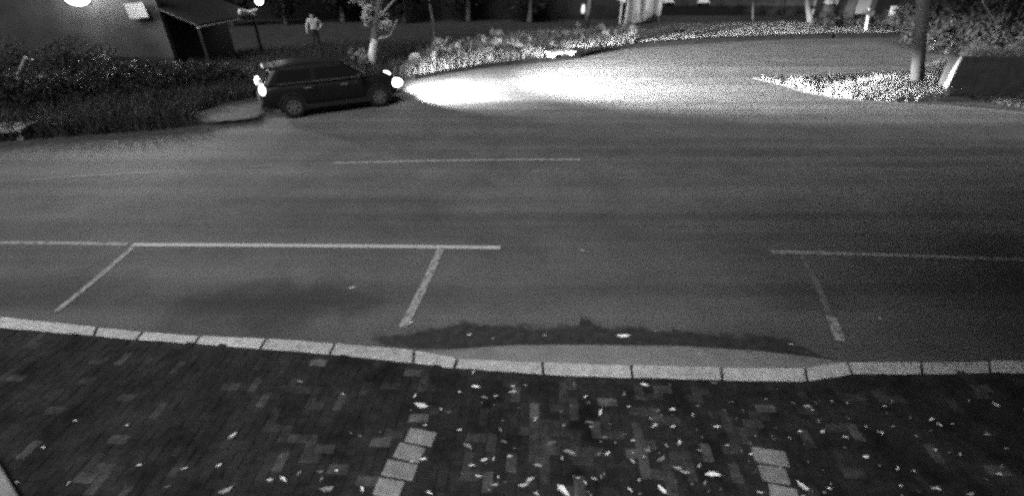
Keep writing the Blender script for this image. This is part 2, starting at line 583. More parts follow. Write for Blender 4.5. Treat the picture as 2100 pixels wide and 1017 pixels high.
# cement ramp that lets cars over the kerb
r_far = [(856, 719), (940, 716), (1050, 708), (1200, 707), (1400, 710), (1560, 720), (1660, 731), (1734, 743)]
r_near = [(858, 722), (938, 735.5), (1050, 739), (1200, 744.5), (1400, 750), (1560, 752.5), (1650, 754), (1736, 744)]
rf = [G(u, v, 0.006) for u, v in r_far]
rn = [G(u, v, SZ) for u, v in r_near]
mb = MB()
k = len(rf)
mid = [(a * 0.45 + b * 0.55) + Vector((0, 0, 0.012)) for a, b in zip(rf, rn)]
rn2 = [Vector((p.x, p.y, SZ - 0.012)) for p in rn]
vv = rf + mid + rn2
mb.add(vv, [(i, i + 1, k + i + 1, k + i) for i in range(k - 1)] + [(k + i, k + i + 1, 2 * k + i + 1, 2 * k + i) for i in range(k - 1)])
ramp = mb.build('cement_ramp', M['ramp'], smooth=True)
ramp['kind'] = 'structure'

# dark silt lying in the gutter along the ramp
us = np.arange(640, 1761, 8)
tv = np.interp(us, [640, 700, 760, 830, 905, 950, 985, 1060, 1130, 1183, 1192, 1212, 1222, 1300, 1400, 1480, 1560, 1615, 1640, 1720, 1760],
               [694, 692, 684, 678, 672, 657, 664, 666, 670, 668, 652, 652, 668, 670, 680, 686, 688, 692, 708, 732, 742])
bv = np.interp(us, [640, 700, 770, 850, 940, 1050, 1200, 1400, 1560, 1650, 1725, 1760], [697, 701, 707, 714, 714, 706, 705, 708, 718, 729, 741, 745])
vv, aa = [], []
for u, a_, b_ in zip(us, tv, bv):
    fade = min(1, .15 + (u - 700) / 220, (1760 - u) / 120)
    for v_, k in ((a_ - 10, 0), (a_ + 5, .45), (a_ + 15, .8), (max(b_, a_ + 17) + 1, .55)):
        p = G(u, v_)
        vv.append((p.x, p.y, .006 if k < .9 else .009))
        aa.append(k * max(fade, 0))
ff = [(i * 4 + k, i * 4 + k + 1, (i + 1) * 4 + k + 1, (i + 1) * 4 + k) for i in range(len(us) - 1) for k in range(3)]
so = soft_sheet('gutter_silt', vv, ff, aa, M['grime'])
tag(so, 'dark silt caked in the gutter along the cement ramp', 'silt', kind='stuff')

# sidewalk bed
bedp = [G(u, v, 0).xy for u, v in [(p[0], p[1] + 1) for p in kerb_dn]]
bed = MB().prism([tuple(p) for p in bedp] + [(14, -1.5), (-14, -1.5)], -0.05, SZ - 0.010).build('sidewalk', M['bed'])
bed['kind'] = 'structure'

# herringbone of 20 x 10 cm blocks laid on the bed
PU = 0.104
rot = R(-3)
cr, sr = math.cos(rot), math.sin(rot)


def kerb_y(x):
    for i in range(len(kd) - 1):
        if kd[i].x <= x <= kd[i + 1].x:
            t = (x - kd[i].x) / (kd[i + 1].x - kd[i].x)
            return kd[i].y * (1 - t) + kd[i + 1].y * t
    return -9


def to_px(p):
    d = p - Vector((0, 0, CAMH))
    zc = d.y * cp - d.z * sp_
    yc = -(d.y * sp_ + d.z * cp)
    return CX + FPX * d.x / zc, CY + FPX * yc / zc


slab_rows = []      # the two rows of pale slabs
for (u0, v0, u1, v1, w) in ((866, 878, 770, 1060, 0.275), (1573, 918, 1612, 1060, 0.265)):
    a, b = G(u0, v0, SZ), G(u1, v1, SZ)
    slab_rows.append((a, b, w))


def near_slab(x, y):
    for a, b, w in slab_rows:
        d = (b - a)
        t = ((x - a.x) * d.x + (y - a.y) * d.y) / d.xy.length_squared
        if -0.04 < t < 1.1:
            dist = abs((x - a.x) * d.y - (y - a.y) * d.x) / d.xy.length
            if dist < w / 2 + 0.035:
                return True
    return False


def block_mesh(name, m):
    mb = MB()
    L, W, H, c = 0.2055, 0.1018, 0.05, 0.004
    vv = []
    for (z, i) in ((-H, 0), (-c, 0), (0, c)):
        vv += [(-L / 2 + i, -W / 2 + i, z), (L / 2 - i, -W / 2 + i, z), (L / 2 - i, W / 2 - i, z), (-L / 2 + i, W / 2 - i, z)]
    ff = [(8, 9, 10, 11)]
    for r0 in (0, 4):
        ff += [(r0 + k, r0 + (k + 1) % 4, r0 + 4 + (k + 1) % 4, r0 + 4 + k) for k in range(4)]
    me = bpy.data.meshes.new(name)
    me.from_pydata(vv, [], ff)
    me.materials.append(m)
    me.update()
    return me


bmeshes = [block_mesh('paver', M['paver']), block_mesh('paver', M['paver_mid']), block_mesh('paver', M['paver_pale'])]
blocks = []
for i in range(-75, 75):
    for j in range(0, 62):
        q = (i - j) % 4
        if q == 0:
            cx, cy, ang = (i + 1) * PU, (j + .5) * PU, 0
        elif q == 3:
            cx, cy, ang = (i + .5) * PU, (j + 1) * PU, math.pi / 2
        else:
            continue
        x, y = cx * cr - cy * sr, cx * sr + cy * cr
        if y > kerb_y(x) - 0.065 or y < 1.9 or near_slab(x, y):
            continue
        u, v = to_px(Vector((x, y, SZ)))
        if not (-60 < u < 2160 and v < 1060):
            continue
        # pale, worn blocks gather in the middle of the drive
        e = math.exp(-((u - 1120) / 520) ** 2) * (1.0 if v > 770 else 0.9)
        p = rng.random()
        kind = 2 if p < 0.085 * e + 0.01 else (1 if p < 0.30 * e + 0.05 else 0)
        blocks.append((v, x, y, ang + rot, kind))
blocks.sort(key=lambda b: -b[0])
rest = [MB(), MB(), MB()]
n_blocks = 0
vis = [b for b in blocks if b[0] < 1020]
singles = set(id(b) for b in sorted(vis, key=lambda b: -b[0] - (500 if b[4] == 2 else 0))[:298])
for b in blocks:
    v, x, y, ang, kind = b
    dz = rng.normal(0, 0.0014)
    if id(b) in singles:
        o = bpy.data.objects.new('paver', bmeshes[kind])
        o.location = (x, y, SZ + dz)
        o.rotation_euler = (rng.normal(0, .012), rng.normal(0, .012), ang + rng.normal(0, .012))
        link(o, bed)
    else:
        E = Euler((rng.normal(0, .012), rng.normal(0, .012), ang + rng.normal(0, .012))).to_matrix()
        me = bmeshes[kind]
        rest[kind].add([E @ vt.co + Vector((x, y, SZ + dz)) for vt in me.vertices], [tuple(p.vertices) for p in me.polygons])
allb = MB()
for k in range(3):
    nv = len(allb.v)
    allb.v += rest[k].v
    allb.f += [tuple(i + nv for i in f) for f in rest[k].f]
    allb.m += [k] * len(rest[k].f)
pf = allb.build('paver_field', [M['paver'], M['paver_mid'], M['paver_pale']], bed)
pf['kind'] = 'stuff'

# rows of larger pale slabs set into the blocks
for a, b, w in slab_rows:
    d = (b - a).normalized()
    nrm = Vector((-d.y, d.x, 0))
    Ltot = (b - a).length
    s = 0
    while s < Ltot:
        L = 0.185
        c = a + d * (s + L / 2)
        ang = math.atan2(d.y, d.x)
        mb = MB()
        jit = rng.normal(0, .018)
        Mx = Matrix.Rotation(ang + rng.normal(0, .05), 3, 'Z')
        mb.box((0, 0, 0), (L - 0.018, w + rng.normal(-.01, .03), 0.05), Mx)
        o = mb.build('paving_slab', M['slab'], bed, bevel=0.012)
        o.location = (c.x + nrm.x * jit, c.y + nrm.y * jit, SZ - 0.018 + rng.normal(0, .002))
        s += L + 0.008

# pale ledge entering the frame at the lower left corner
ledge = [G(u, v, 0.14) for u, v in ((-9, 938), (77, 1080), (-140, 1080), (-140, 938))]
o = MB().prism([(p.x, p.y) for p in ledge], 0.085, 0.14).build('concrete_ledge', M['concrete'], bevel=0.015)
tag(o, 'pale concrete ledge cut off by the lower left corner', 'ledge')


# ================================================================== VEGETATION BUILDERS
def leaf_cloud(blobs, n, size, seed, flat=0.0):
    """many small leaf faces gathered in clumps inside ellipsoids; blobs: (cx,cy,cz, rx,ry,rz)"""
    r = np.random.default_rng(seed)
    vol = np.array([b[3] * b[4] * b[5] for b in blobs])
    cnt = r.multinomial(n, vol / vol.sum())
    C = []
    for b, k in zip(blobs, cnt):
        if k == 0:
            continue
        nc = max(4, k // 26)
        d = r.normal(size=(nc, 3))
        d /= np.linalg.norm(d, axis=1)[:, None]
        rad = r.random(nc) ** 0.45
        cc = d * rad[:, None]
        own = r.integers(0, nc, k)
        pos = cc[own] + r.normal(0, 0.15, (k, 3))
        C.append(pos * np.array(b[3:6]) + np.array(b[0:3]))
    P = np.concatenate(C)
    P = P[P[:, 2] > 0.03]
    k = len(P)
    s = size * r.uniform(0.55, 1.35, k)
    a = r.normal(size=(k, 3))
    a[:, 2] *= (1 - flat)
    a /= np.linalg.norm(a, axis=1)[:, None]
    b = np.cross(a, r.normal(size=(k, 3)))
    b /= np.linalg.norm(b, axis=1)[:, None]
    V = np.empty((k, 4, 3))
    V[:, 0] = P - a * s[:, None]
    V[:, 1] = P + b * s[:, None] * 0.38
    V[:, 2] = P + a * s[:, None]
    V[:, 3] = P - b * s[:, None] * 0.38
    return V.reshape(-1, 3), np.arange(k * 4).reshape(-1, 4)


def np_mesh(name, V, F, m, parent=None):
    me = bpy.data.meshes.new(name)
    nf, w = F.shape
    me.vertices.add(len(V))
    me.vertices.foreach_set('co', np.asarray(V, dtype=np.float32).ravel())
    me.loops.add(nf * w)
    me.loops.foreach_set('vertex_index', F.astype(np.int32).ravel())
    me.polygons.add(nf)
    me.polygons.foreach_set('loop_start', (np.arange(nf) * w).astype(np.int32))
    me.update(calc_edges=True)
    me.validate()
    me.materials.append(m)
    return link(bpy.data.objects.new(name, me), parent)


def grass_mesh(name, pts, h, w, m, seed, parent=None, lean=0.35):
    """blades: one bent tri-pair per point; pts is (n,3)"""
    r = np.random.default_rng(seed)
    P = np.asarray(pts)
    k = len(P)
    H = h * r.uniform(0.4, 1.25, k)
    az = r.uniform(0, 2 * np.pi, k)
    ln = r.normal(0, lean, (k, 2)) * H[:, None]
    side = np.stack([np.cos(az), np.sin(az), np.zeros(k)], 1) * (w * r.uniform(.6, 1.4, k))[:, None]
    mid = P + np.stack([ln[:, 0] * .35, ln[:, 1] * .35, H * .6], 1)
    tip = P + np.stack([ln[:, 0], ln[:, 1], H], 1)
    V = np.stack([P - side, P + side, mid + side * .7, mid - side * .7, tip], 1).reshape(-1, 3)
    base = np.arange(k) * 5
    F = np.concatenate([np.stack([base, base + 1, base + 2], 1), np.stack([base, base + 2, base + 3], 1), np.stack([base + 3, base + 2, base + 4], 1)])
    return np_mesh(name, V, F, m, parent)


def scatter_poly(poly, n, seed, z=0.0, clump=0.0):
    r = np.random.default_rng(seed)
    P = np.array([(p[0], p[1]) for p in poly])
    lo, hi = P.min(0), P.max(0)
    out = []
    if clump:
        cen = r.uniform(lo, hi, (max(6, n // 60), 2))
    tot = 0
    while tot < n:
        if clump:
            q = cen[r.integers(0, len(cen), n)] + r.normal(0, clump, (n, 2))
        else:
            q = r.uniform(lo, hi, (n, 2))
        ins = np.zeros(len(q), bool)
        j = len(P) - 1
        for i in range(len(P)):
            c = ((P[i, 1] > q[:, 1]) != (P[j, 1] > q[:, 1])) & (q[:, 0] < (P[j, 0] - P[i, 0]) * (q[:, 1] - P[i, 1]) / (P[j, 1] - P[i, 1] + 1e-12) + P[i, 0])
            ins ^= c
            j = i
        out.append(q[ins])
        tot += ins.sum()
        if ins.sum() == 0:
            break
    q = np.concatenate(out)[:n]
    return np.column_stack([q, np.full(len(q), z)])


def shrub(name, label, cat, base, blobs, n, size, m, seed, stems=4, group=None, stem_m=None, part='foliage'):
    root = empty(name, base)
    tag(root, label, cat, group)
    V, F = leaf_cloud(blobs, n, size, seed)
    np_mesh(part, V, F, m, root)
    r = random.Random(seed)
    mb = MB()
    for k in range(stems):
        b = blobs[k % len(blobs)]
        e = Vector((b[0] + r.uniform(-.4, .4) * b[3], b[1] + r.uniform(-.4, .4) * b[4], b[2] + r.uniform(-.1, .4) * b[5]))
        s = Vector((r.uniform(-.1, .1), r.uniform(-.1, .1), -0.05))
        mb.tube([s, s.lerp(e, .5) + Vector((r.uniform(-.08, .08), r.uniform(-.08, .08), .05)), e], [0.03, 0.02, 0.008], 6)
    mb.build('stem', stem_m or M['bark'], root)
    return root


def tree(name, label, base, trunk_pts, trunk_r, blobs, n, size, m, seed, limbs=(), wash=None, group=None):
    root = empty(name, base)
    tag(root, label, 'tree', group)
    mb = MB()
    mb.tube(spline(trunk_pts, 4), np.interp(np.linspace(0, 1, 4 * (len(trunk_pts) - 1) + 1), np.linspace(0, 1, len(trunk_r)), trunk_r), 12)
    tr = mb.build('trunk', [M['bark'], M['limewash']], root, smooth=True)
    if wash:
        for p in tr.data.polygons:
            p.material_index = 1 if p.center.z < wash else 0
    for lp, lr in limbs:
        MB().tube(spline(lp, 4), np.linspace(lr, lr * .35, 4 * (len(lp) - 1) + 1), 8).build('limb', M['concrete'] if wash else M['bark'], root, smooth=True)
    V, F = leaf_cloud(blobs, n, size, seed)
    np_mesh('crown', V, F, m, root)
    return root


# ================================================================== LEFT: house wall with lamp, notice board, shelter
WY = 21.0
wl0, wl1 = A(-260, 60, WY).x, A(338, 60, WY).x
root = empty('plastered_wall', ((wl0 + wl1) / 2, WY + .1, 0))
tag(root, 'grey plastered house wall behind the lamp and the long grass', 'wall')
W = wl1 - wl0
MB().box((0, 0, 1.75), (W, 0.2, 3.5)).build('wall', M['plaster'], root)
MB().box((0, -0.005, .35), (W + .01, 0.23, 0.7)).build('plinth', M['plaster_dark'], root, bevel=.01)
MB().box((0, 0, 3.53), (W + .12, 0.34, 0.09)).build('coping', M['concrete'], root, bevel=.01)

# flood lamp on a short arm, its head just entering the top of the frame
lp = A(158, -6, 20.2)
root = empty('wall_lamp', (lp.x, lp.y, lp.z))
tag(root, 'lit flood lamp on the plastered wall at the top left', 'lamp')
tgt = Vector((-1.0, 8.0, 0)) - lp
hq = tgt.to_track_quat('-Z', 'Y').to_matrix()
mb = MB()
mb.box((0, 0, 0.05), (0.78, 0.58, 0.1))
for k in range(6):
    mb.box((-.24 + .096 * k, 0, 0.12), (0.02, 0.34, 0.05))
hd = mb.build('housing', M['metal'], root, bevel=.01)
hd.rotation_euler = hq.to_euler()
gl = MB().add([(math.cos(t) * .4, math.sin(t) * .3, z) for z, s in ((-.005, 1), ) for t in np.linspace(0, 2 * math.pi, 24, endpoint=False)] + [(math.cos(t) * .24, math.sin(t) * .16, -.2) for t in np.linspace(0, 2 * math.pi, 24, endpoint=False)],
              [(k, (k + 1) % 24, 24 + (k + 1) % 24, 24 + k) for k in range(24)] + [tuple(range(24, 48))]).build('lamp_glass', M['lamp'], root, smooth=True)
gl.rotation_euler = hq.to_euler()
MB().tube([(0, 0.08, 0.1), (0, .4, .25), (0, .82, .25)], .03, 8).build('arm', M['metal'], root)
ld = bpy.data.lights.new('wall_lamp_light', 'SPOT')
ld.energy = 3000
ld.spot_size = R(150)
ld.spot_blend = 0.8
ld.shadow_soft_size = 0.35
lo = link(bpy.data.objects.new('wall_lamp_light', ld), root)
lo.location = tgt.normalized() * 0.22
lo.rotation_euler = hq.to_euler()

pl = bpy.data.lights.new('wall_glow_light', 'POINT')       # light leaking backwards from the same lamp
pl.energy = 620
pl.shadow_soft_size = .3
link(bpy.data.objects.new('wall_glow_light', pl), root).location = (0, .15, .45)

# square notice board
nb = A(280, 23, 20.85)
o = MB().box((0, 0, 0), (0.76, 0.03, 0.52)).build('notice_board', M['panel'], bevel=.006)
o.location = nb
o.rotation_euler = (0, R(-5), 0)
tag(o, 'small blank pale rectangular board fixed high on the plastered wall', 'sign')

# lean-to shelter with a pale fascia
e1, e2 = A(405, 57, 20.5), A(490, 42, 23.2)
root = empty('lean_to_shelter', (e1.x, e1.y, 0))
tag(root, 'dark lean-to roof with pale fascia left of the standing person', 'shelter')
d = Vector((e2.x - e1.x, e2.y - e1.y, 0))
dn = d.normalized()
nn = Vector((dn.y, -dn.x, 0))      # towards the right
hz = (e1.z + e2.z) / 2
MB().tube([(0, 0, hz), (d.x, d.y, hz + .02)], .04, 6).build('fascia', M['concrete'], root)
a, b = Vector((0, 0, hz + .05)), Vector((d.x * 1.5, d.y * 1.5, hz + .06))
up = Vector((-2.2, .6, .75))
MB().add([a, b, b + up, a + up, a + Vector((0, 0, .06)), b + Vector((0, 0, .06)), b + up + Vector((0, 0, .06)), a + up + Vector((0, 0, .06))],
         [(0, 1, 2, 3), (4, 5, 6, 7), (0, 1, 5, 4), (1, 2, 6, 5), (2, 3, 7, 6), (3, 0, 4, 7)]).build('roof', M['roof'], root)
for p in (Vector((0.05, .1, 0)), d * 1.45):
    MB().box((p.x - .06, p.y, hz / 2), (.09, .09, hz)).build('post', M['black'], root)
MB().box((d.x * .7 - 1.6, d.y * .7 + .6, hz / 2 + .25), (.12, d.length * 1.4, hz + .5), Matrix.Rotation(math.atan2(d.y, d.x) - R(90), 3, 'Z'))  .build('back_wall', M['black'], root)
q = A(512, 25, 24.5)
MB().tube([Vector((d.x, d.y, hz)), Vector((q.x - e1.x - .3, q.y - e1.y - .3, hz + .3)), Vector((q.x - e1.x, q.y - e1.y, q.z)), Vector((q.x - e1.x + .35, q.y - e1.y, q.z + .1))], .055, 6).build('bent_pipe', M['white'], root)

lb = A(531, 2, 25.0)
root = empty('bulb_lamp', lb)
tag(root, 'small bright bulb hanging at the top edge beside the shelter', 'lamp')
V = []
bmx = bmesh.new()
bmesh.ops.create_uvsphere(bmx, u_segments=14, v_segments=9, radius=.17)
me = bpy.data.meshes.new('bulb')
bmx.to_mesh(me)
bmx.free()
me.materials.append(M['lamp'])
link(bpy.data.objects.new('bulb', me), root)
MB().tube([(0, 0, .12), (0, 0, .3)], .05, 8).build('socket', M['metal'], root)
MB().tube([(0, 0, .3), (0, .3, 1.6)], .012, 6).build('cord', M['black'], root)
pl = bpy.data.lights.new('bulb_light', 'POINT')
pl.energy = 60
pl.shadow_soft_size = .18
link(bpy.data.objects.new('bulb_light', pl), root).location = (0, 0, -.25)

# pale posts in the long grass far left
for (u0, v0, v1, w, lab) in ((50, 172, 118, .1, 'left'), (68, 170, 122, .08, 'right')):
    b = G(u0, v0 + 18, VZ)
    t = A(u0 + (3 if lab == 'left' else -2), v1, b.y)
    o = MB().tube([(0, 0, -.05), (0.01, 0, .5), (t.x - b.x, 0, t.z - VZ)], [w * .8, w * .62, w * .5], 8).build('wooden_post', M['concrete'])
    o.location = b
    tag(o, 'pale weathered post in the long grass, %s one of the pair at far left' % lab, 'post', 'pair of posts at far left')
b = G(6, 193, VZ)
o = MB().box((0, 0, .15), (.5, .35, .3)).build('stone_block', M['concrete'], bevel=.06)
o.location = b
tag(o, 'pale stone block cut off by the left edge of the photo', 'stone')

# storm drain inlets: a slab lid over a black slot
def storm_drain(label, u, v, w, ang, zb=0.0):
    b = G(u, v, 0.0)
    root = empty('storm_drain', b, ang)
    tag(root, label, 'drain')
    h = 0.24
    MB().box((0, .32, h + .04), (w + .5, .75, .08)).build('lid', M['concrete'], root, bevel=.012)
    MB().box((-w / 2 - .1, .3, h / 2 - .02), (.16, .6, h)).build('side_wall', M['concrete'], root, bevel=.012)
    MB().box((w / 2 + .1, .3, h / 2 - .02), (.16, .6, h)).build('side_wall', M['concrete'], root, bevel=.012)
    MB().box((0, .35, h / 2 - .03), (w + .05, .4, h - .02)).build('opening', M['black'], root)


storm_drain('concrete storm drain with black slot among the lit weeds', 1155, 122, .85, R(27))
storm_drain('dark storm drain slot at the far left road edge', 16, 291, .4, R(12))

# rubbish bag
b = G(852, 130, VZ)
mb = MB()
bmx = bmesh.new()
bmesh.ops.create_icosphere(bmx, subdivisions=3, radius=.24)
for vtx in bmx.verts:
    k = 1 + .18 * math.sin(vtx.co.x * 31 + vtx.co.z * 17) * math.cos(vtx.co.y * 27)
    vtx.co = Vector((vtx.co.x * 1.15 * k, vtx.co.y * k, max(vtx.co.z * .85 * k, -.14) + (.1 if vtx.co.z > .17 else 0)))
me = bpy.data.meshes.new('rubbish_bag')
bmx.to_mesh(me)
bmx.free()
me.materials.append(M['white'])
o = link(bpy.data.objects.new('rubbish_bag', me))
o.location = b + Vector((0, 0, .13))
tag(o, 'small white rubbish bag lying in the grass ahead of the car', 'bag')

# ================================================================== FAR BACKGROUND
# dark boundary wall behind the grass
x0, x1 = A(300, 40, 40).x, A(1300, 40, 40).x
root = empty('boundary_wall', ((x0 + x1) / 2, 40.2, 0))
tag(root, 'long dark boundary wall behind the weeds and the leaning trunk', 'wall')
MB().box((0, 0, 2.4), (x1 - x0, .25, 4.8)).build('wall', M['plaster_dark'], root)
for k in range(6):
    MB().box(((x1 - x0) * (k / 5 - .5) * .98, -.16, 2.4), (.35, .2, 4.85)).build('pier', M['plaster_dark'], root)

# pale tarpaulin hung over posts
ta, tb = G(1277, 57, VZ), G(1350, 45, VZ)
root = empty('tarpaulin_stall', ta)
tag(root, 'tall pale tarpaulin hanging in folds at the grass edge', 'tarpaulin')
d = tb - ta
nx, nz = 60, 18
vv, ff = [], []
nr = Vector((-d.y, d.x, 0)).normalized()
for j in range(nz):
    for i in range(nx):
        s, t = i / (nx - 1), j / (nz - 1)
        fold = .1 * math.sin(s * 19 + 1.2 * math.sin(t * 2)) + .02 * math.sin(s * 51 + t * 3) + .06 * math.sin(t * 5 + s * 7)
        p = d * s - nr * (fold * (1.1 - .5 * t))
        z = t * 4.6 + .12 * math.sin(s * 17) * (1 - t) + (.45 * s if j == 0 else 0)
        vv.append((p.x, p.y, z))
for j in range(nz - 1):
    for i in range(nx - 1):
        ff.append((j * nx + i, j * nx + i + 1, (j + 1) * nx + i + 1, (j + 1) * nx + i))
sh = MB().add(vv, ff).build('sheet', M['tarp'], root, smooth=True)
so = sh.modifiers.new('solid', 'SOLIDIFY')
so.thickness = .02
for s, m in ((-.06, 'white'), (1.04, 'white'), (.5, 'wood')):
    MB().tube([(d.x * s, d.y * s + .35, -.1), (d.x * s, d.y * s + .35, 4.7)], .07, 8).build('post', M[m], root)
p2 = d * -.1
fl = MB()
fl.add([(p2.x - .35, p2.y, 1.7), (p2.x + .25, p2.y - .05, 1.5), (p2.x + .3, p2.y - .1, 4.6), (p2.x - .3, p2.y, 4.6)], [(0, 1, 2, 3)])
o = fl.build('side_flap', M['tarp'], root)
so = o.modifiers.new('solid', 'SOLIDIFY')
so.thickness = .02

# pole with a small lit lamp beside the tarpaulin
def pole(name, label, base, top, r0, r1, m, cat='pole'):
    o = MB().tube([(0, 0, -.1), (top - base) * .5, top - base], [r0, (r0 + r1) / 2, r1], 10).build(name, m, smooth=True)
    o.location = base
    tag(o, label, cat)
    return o


b = G(1201, 66, VZ)
pole('wooden_pole', 'wooden pole beside the small lit lamp, left of the tarpaulin', b, Vector((b.x + .35, b.y, 5.6)), .15, .13, M['wood'])
lb = A(1196, 20, 39.6)
root = empty('small_wall_lamp', lb)
tag(root, 'tiny lit lamp on the dark boundary wall beside the wooden pole', 'lamp')
MB().tube([(0, 0, -.28), (0, 0, -.1), (0, 0, .3)], [.1, .16, .1], 10).build('lamp_glass', M['glint'], root, smooth=True)
MB().box((0, .25, .36), (.24, .6, .08)).build('bracket', M['metal'], root)

# long building with a dark base, right of the tarpaulin
bx0, bx1 = A(1352, 40, 43).x, A(1662, 40, 43).x
root = empty('low_building', ((bx0 + bx1) / 2, 43, 0))
tag(root, 'long grey building with dark base course behind the grass', 'building')
bw_ = bx1 - bx0
MB().box((0, 2, 2.6), (bw_, 4, 5.2)).build('wall', M['plaster'], root)
MB().box((0, -.03, .35), (bw_, .1, .9)).build('base_course', M['black'], root)
for u in (1371, 1443):
    c = A(u, -4, 43)
    w = MB().box((c.x - (bx0 + bx1) / 2, -.06, c.z + .25), (.75, .1, 1.0)).build('window', M['white'], root, bevel=.02)
    MB().box((c.x - (bx0 + bx1) / 2, -.12, c.z - .3), (.95, .2, .1)).build('sill', M['white'], w)
for k in range(9):
    MB().box((-bw_ / 2 + bw_ * (k + .5) / 9, -.04, 3.0), (.1, .08, 4.2)).build('pilaster', M['plaster'], root)

# gate, panels and posts at the right-hand end
gx = lambda u, y: A(u, 40, y).x
GY = 40.0
root = empty('yard_gate', (gx(1762, GY), GY, 0))
tag(root, 'tall grey metal gate panel between dark posts', 'gate')
MB().box((0, 0, 2.6), (.95, .08, 4.2)).build('leaf', M['metal'], root, bevel=.02)
MB().box((-.95, 0, 2.6), (.6, .2, 5.2)).build('gate_pier', M['plaster'], root)
MB().box((-1.55, .1, 2.6), (.5, .2, 5.2)).build('gate_pier', M['black'], root)
MB().box((.72, .05, 2.6), (.3, .2, 5.2)).build('gate_pier', M['plaster_dark'], root)
root = empty('brick_pier', (gx(1700, GY), GY + .3, 0))
tag(root, 'broad pale masonry pier left of the metal gate', 'pier')
for k in range(9):
    MB().box((0.02 * (-1) ** k, 0, .85 + k * .5), (.85, .4, .46)).build('stone', M['panel' if k % 2 else 'plaster'], root, bevel=.03)
MB().box((0, .12, .3), (.9, .4, .6)).build('footing', M['plaster_dark'], root)
root = empty('dark_shed', (gx(1800, 44), 44, 0))
tag(root, 'dark shed wall behind the white door panel and gate', 'shed')
MB().box((0.6, 1.5, 2.5), (6, 3, 5)).build('wall', M['plaster_dark'], root)
MB().box((0.6, 1.5, 5.1), (6.6, 3.6, .2)).build('roof', M['roof'], root)
b = G(1826, 52, VZ)
root = empty('door_panel', b)
tag(root, 'white door panel leaning beside the white post', 'panel')
t = A(1826, 13, b.y).z - VZ
MB().box((0, 0, t / 2), (.72, .07, t)).build('panel', M['concrete'], root, bevel=.01)
for s in (-1, 1):
    MB().box((s * .33, -.05, t / 2), (.06, .06, t + .05)).build('edge_rail', M['panel'], root)
b = G(1848, 55, VZ)
pole('white_post', 'white post standing right of the white door panel', b, Vector((b.x + .3, b.y, 5)), .13, .12, M['concrete'], 'post')
b = G(1775, 67, VZ)
root = empty('short_sign_post', b)
tag(root, 'slim pale sign post standing at the far grass edge', 'sign')
t = A(1781, 22, b.y)
MB().tube([(0, 0, -.1), (t.x - b.x, 0, t.z)], .075, 8).build('post', M['concrete'], root)
MB().box((t.x - b.x + .12, -.08, t.z - .25), (.5, .04, .3)).build('plate', M['plaster'], root, bevel=.01)

# ---------------- trees and trunks that one can tell apart
b = G(767, 143, VZ)
r_ = lambda u, v: A(u, v, b.y) - b
tree('limewashed_tree', 'tree with limewashed pale trunk standing just behind the car', b,
     [(-.12, 0, -.1), (0, 0, .5), tuple(r_(768, 80)), tuple(r_(774, 30)), tuple(r_(784, -40))], [.2, .17, .155, .12, .08],
     [(.1, -.12, 2.2, .34, .3, .42), (.7, .0, 1.85, .26, .25, .38), (.3, 0, 1.75, .35, .25, .12), (-.05, .1, 2.75, .55, .45, .4), (.2, .1, 3.3, .7, .6, .4)], 3600, .08, M['foliage_lit'], 11,
     limbs=[([tuple(r_(768, 82)), tuple(r_(785, 78)), tuple(r_(800, 72)), tuple(r_(815, 40))], .06), ([tuple(r_(774, 40)), tuple(r_(800, 10)), tuple(r_(830, -20))], .05)], wash=1.12)
shrub('leafy_weed', 'leafy pale weed clump against the limewashed trunk', 'weed', G(742, 146, VZ), [(0, 0, .45, .5, .4, .45)], 420, .09, M['foliage_pale'], 13)

b = G(893, 90, VZ)
r_ = lambda u, v: A(u, v, b.y) - b
tree('slender_tree', 'slender leaning young tree trunk behind the pale weeds', b, [(0, 0, -.1), tuple(r_(889, 50)), tuple(r_(882, 12)), tuple(r_(880, -40))], [.085, .07, .06, .04],
     [(-.3, .4, 4.6, 1.2, 1.2, .9)], 1100, .13, M['foliage_dark'], 17)

b = G(1661, 50, VZ)
r_ = lambda u, v: A(u, v, b.y) - b
tree('forked_tree', 'forked pale-trunked tree at the end of the long building', b, [(0, 0, -.1), tuple(r_(1661, 40)), tuple(r_(1657, 20)), tuple(r_(1653, -20))], [.26, .2, .15, .12],
     [(0, .5, 5.6, 1.8, 1.6, 1.1)], 1500, .16, M['foliage_dark'], 19, limbs=[([tuple(r_(1661, 38)), tuple(r_(1668, 22)), tuple(r_(1678, -20))], .15)])
b = G(1545, 45, VZ)
r_ = lambda u, v: A(u, v, b.y) - b
tree('sapling', 'thin sapling in front of the long grey building', b, [(0, 0, -.1), tuple(r_(1544, 20)), tuple(r_(1547, -30))], [.07, .06, .04],
     [(0, .2, 5.0, .8, .8, .7), (-.5, -.1, 2.2, .5, .5, 1.2)], 500, .12, M['foliage'], 23)

# dark evergreen trees standing before the boundary wall
dk = [(590, 62, 37, 2.6, 'left of the standing person'), (705, 58, 38.2, 2.4, 'between the person and the limewashed tree'), (830, 60, 37.5, 2.2, 'right of the limewashed tree'),
      (960, 60, 38.5, 2.5, 'right of the slender leaning trunk'), (1085, 56, 38, 2.4, 'above the storm drain'), (480, 60, 36, 2.4, 'behind the lean-to shelter')]
for i, (u, v, y, w, where) in enumerate(dk):
    c = A(u, v, y)
    root = tree('dark_tree', 'dark dense tree against the boundary wall ' + where, Vector((c.x, y, VZ)), [(0, 0, -.1), (.1, 0, 1.2), (.0, .1, 2.8)], [.2, .16, .1],
                [(0, 0, 2.2, w * .62, 1.0, 1.6), (.7, .2, 3.6, w * .55, 1, 1.3), (-.8, .2, 3.7, w * .5, 1, 1.4)], 3600, .17, M['foliage_dark'], 40 + i, group='dark trees along the boundary wall')

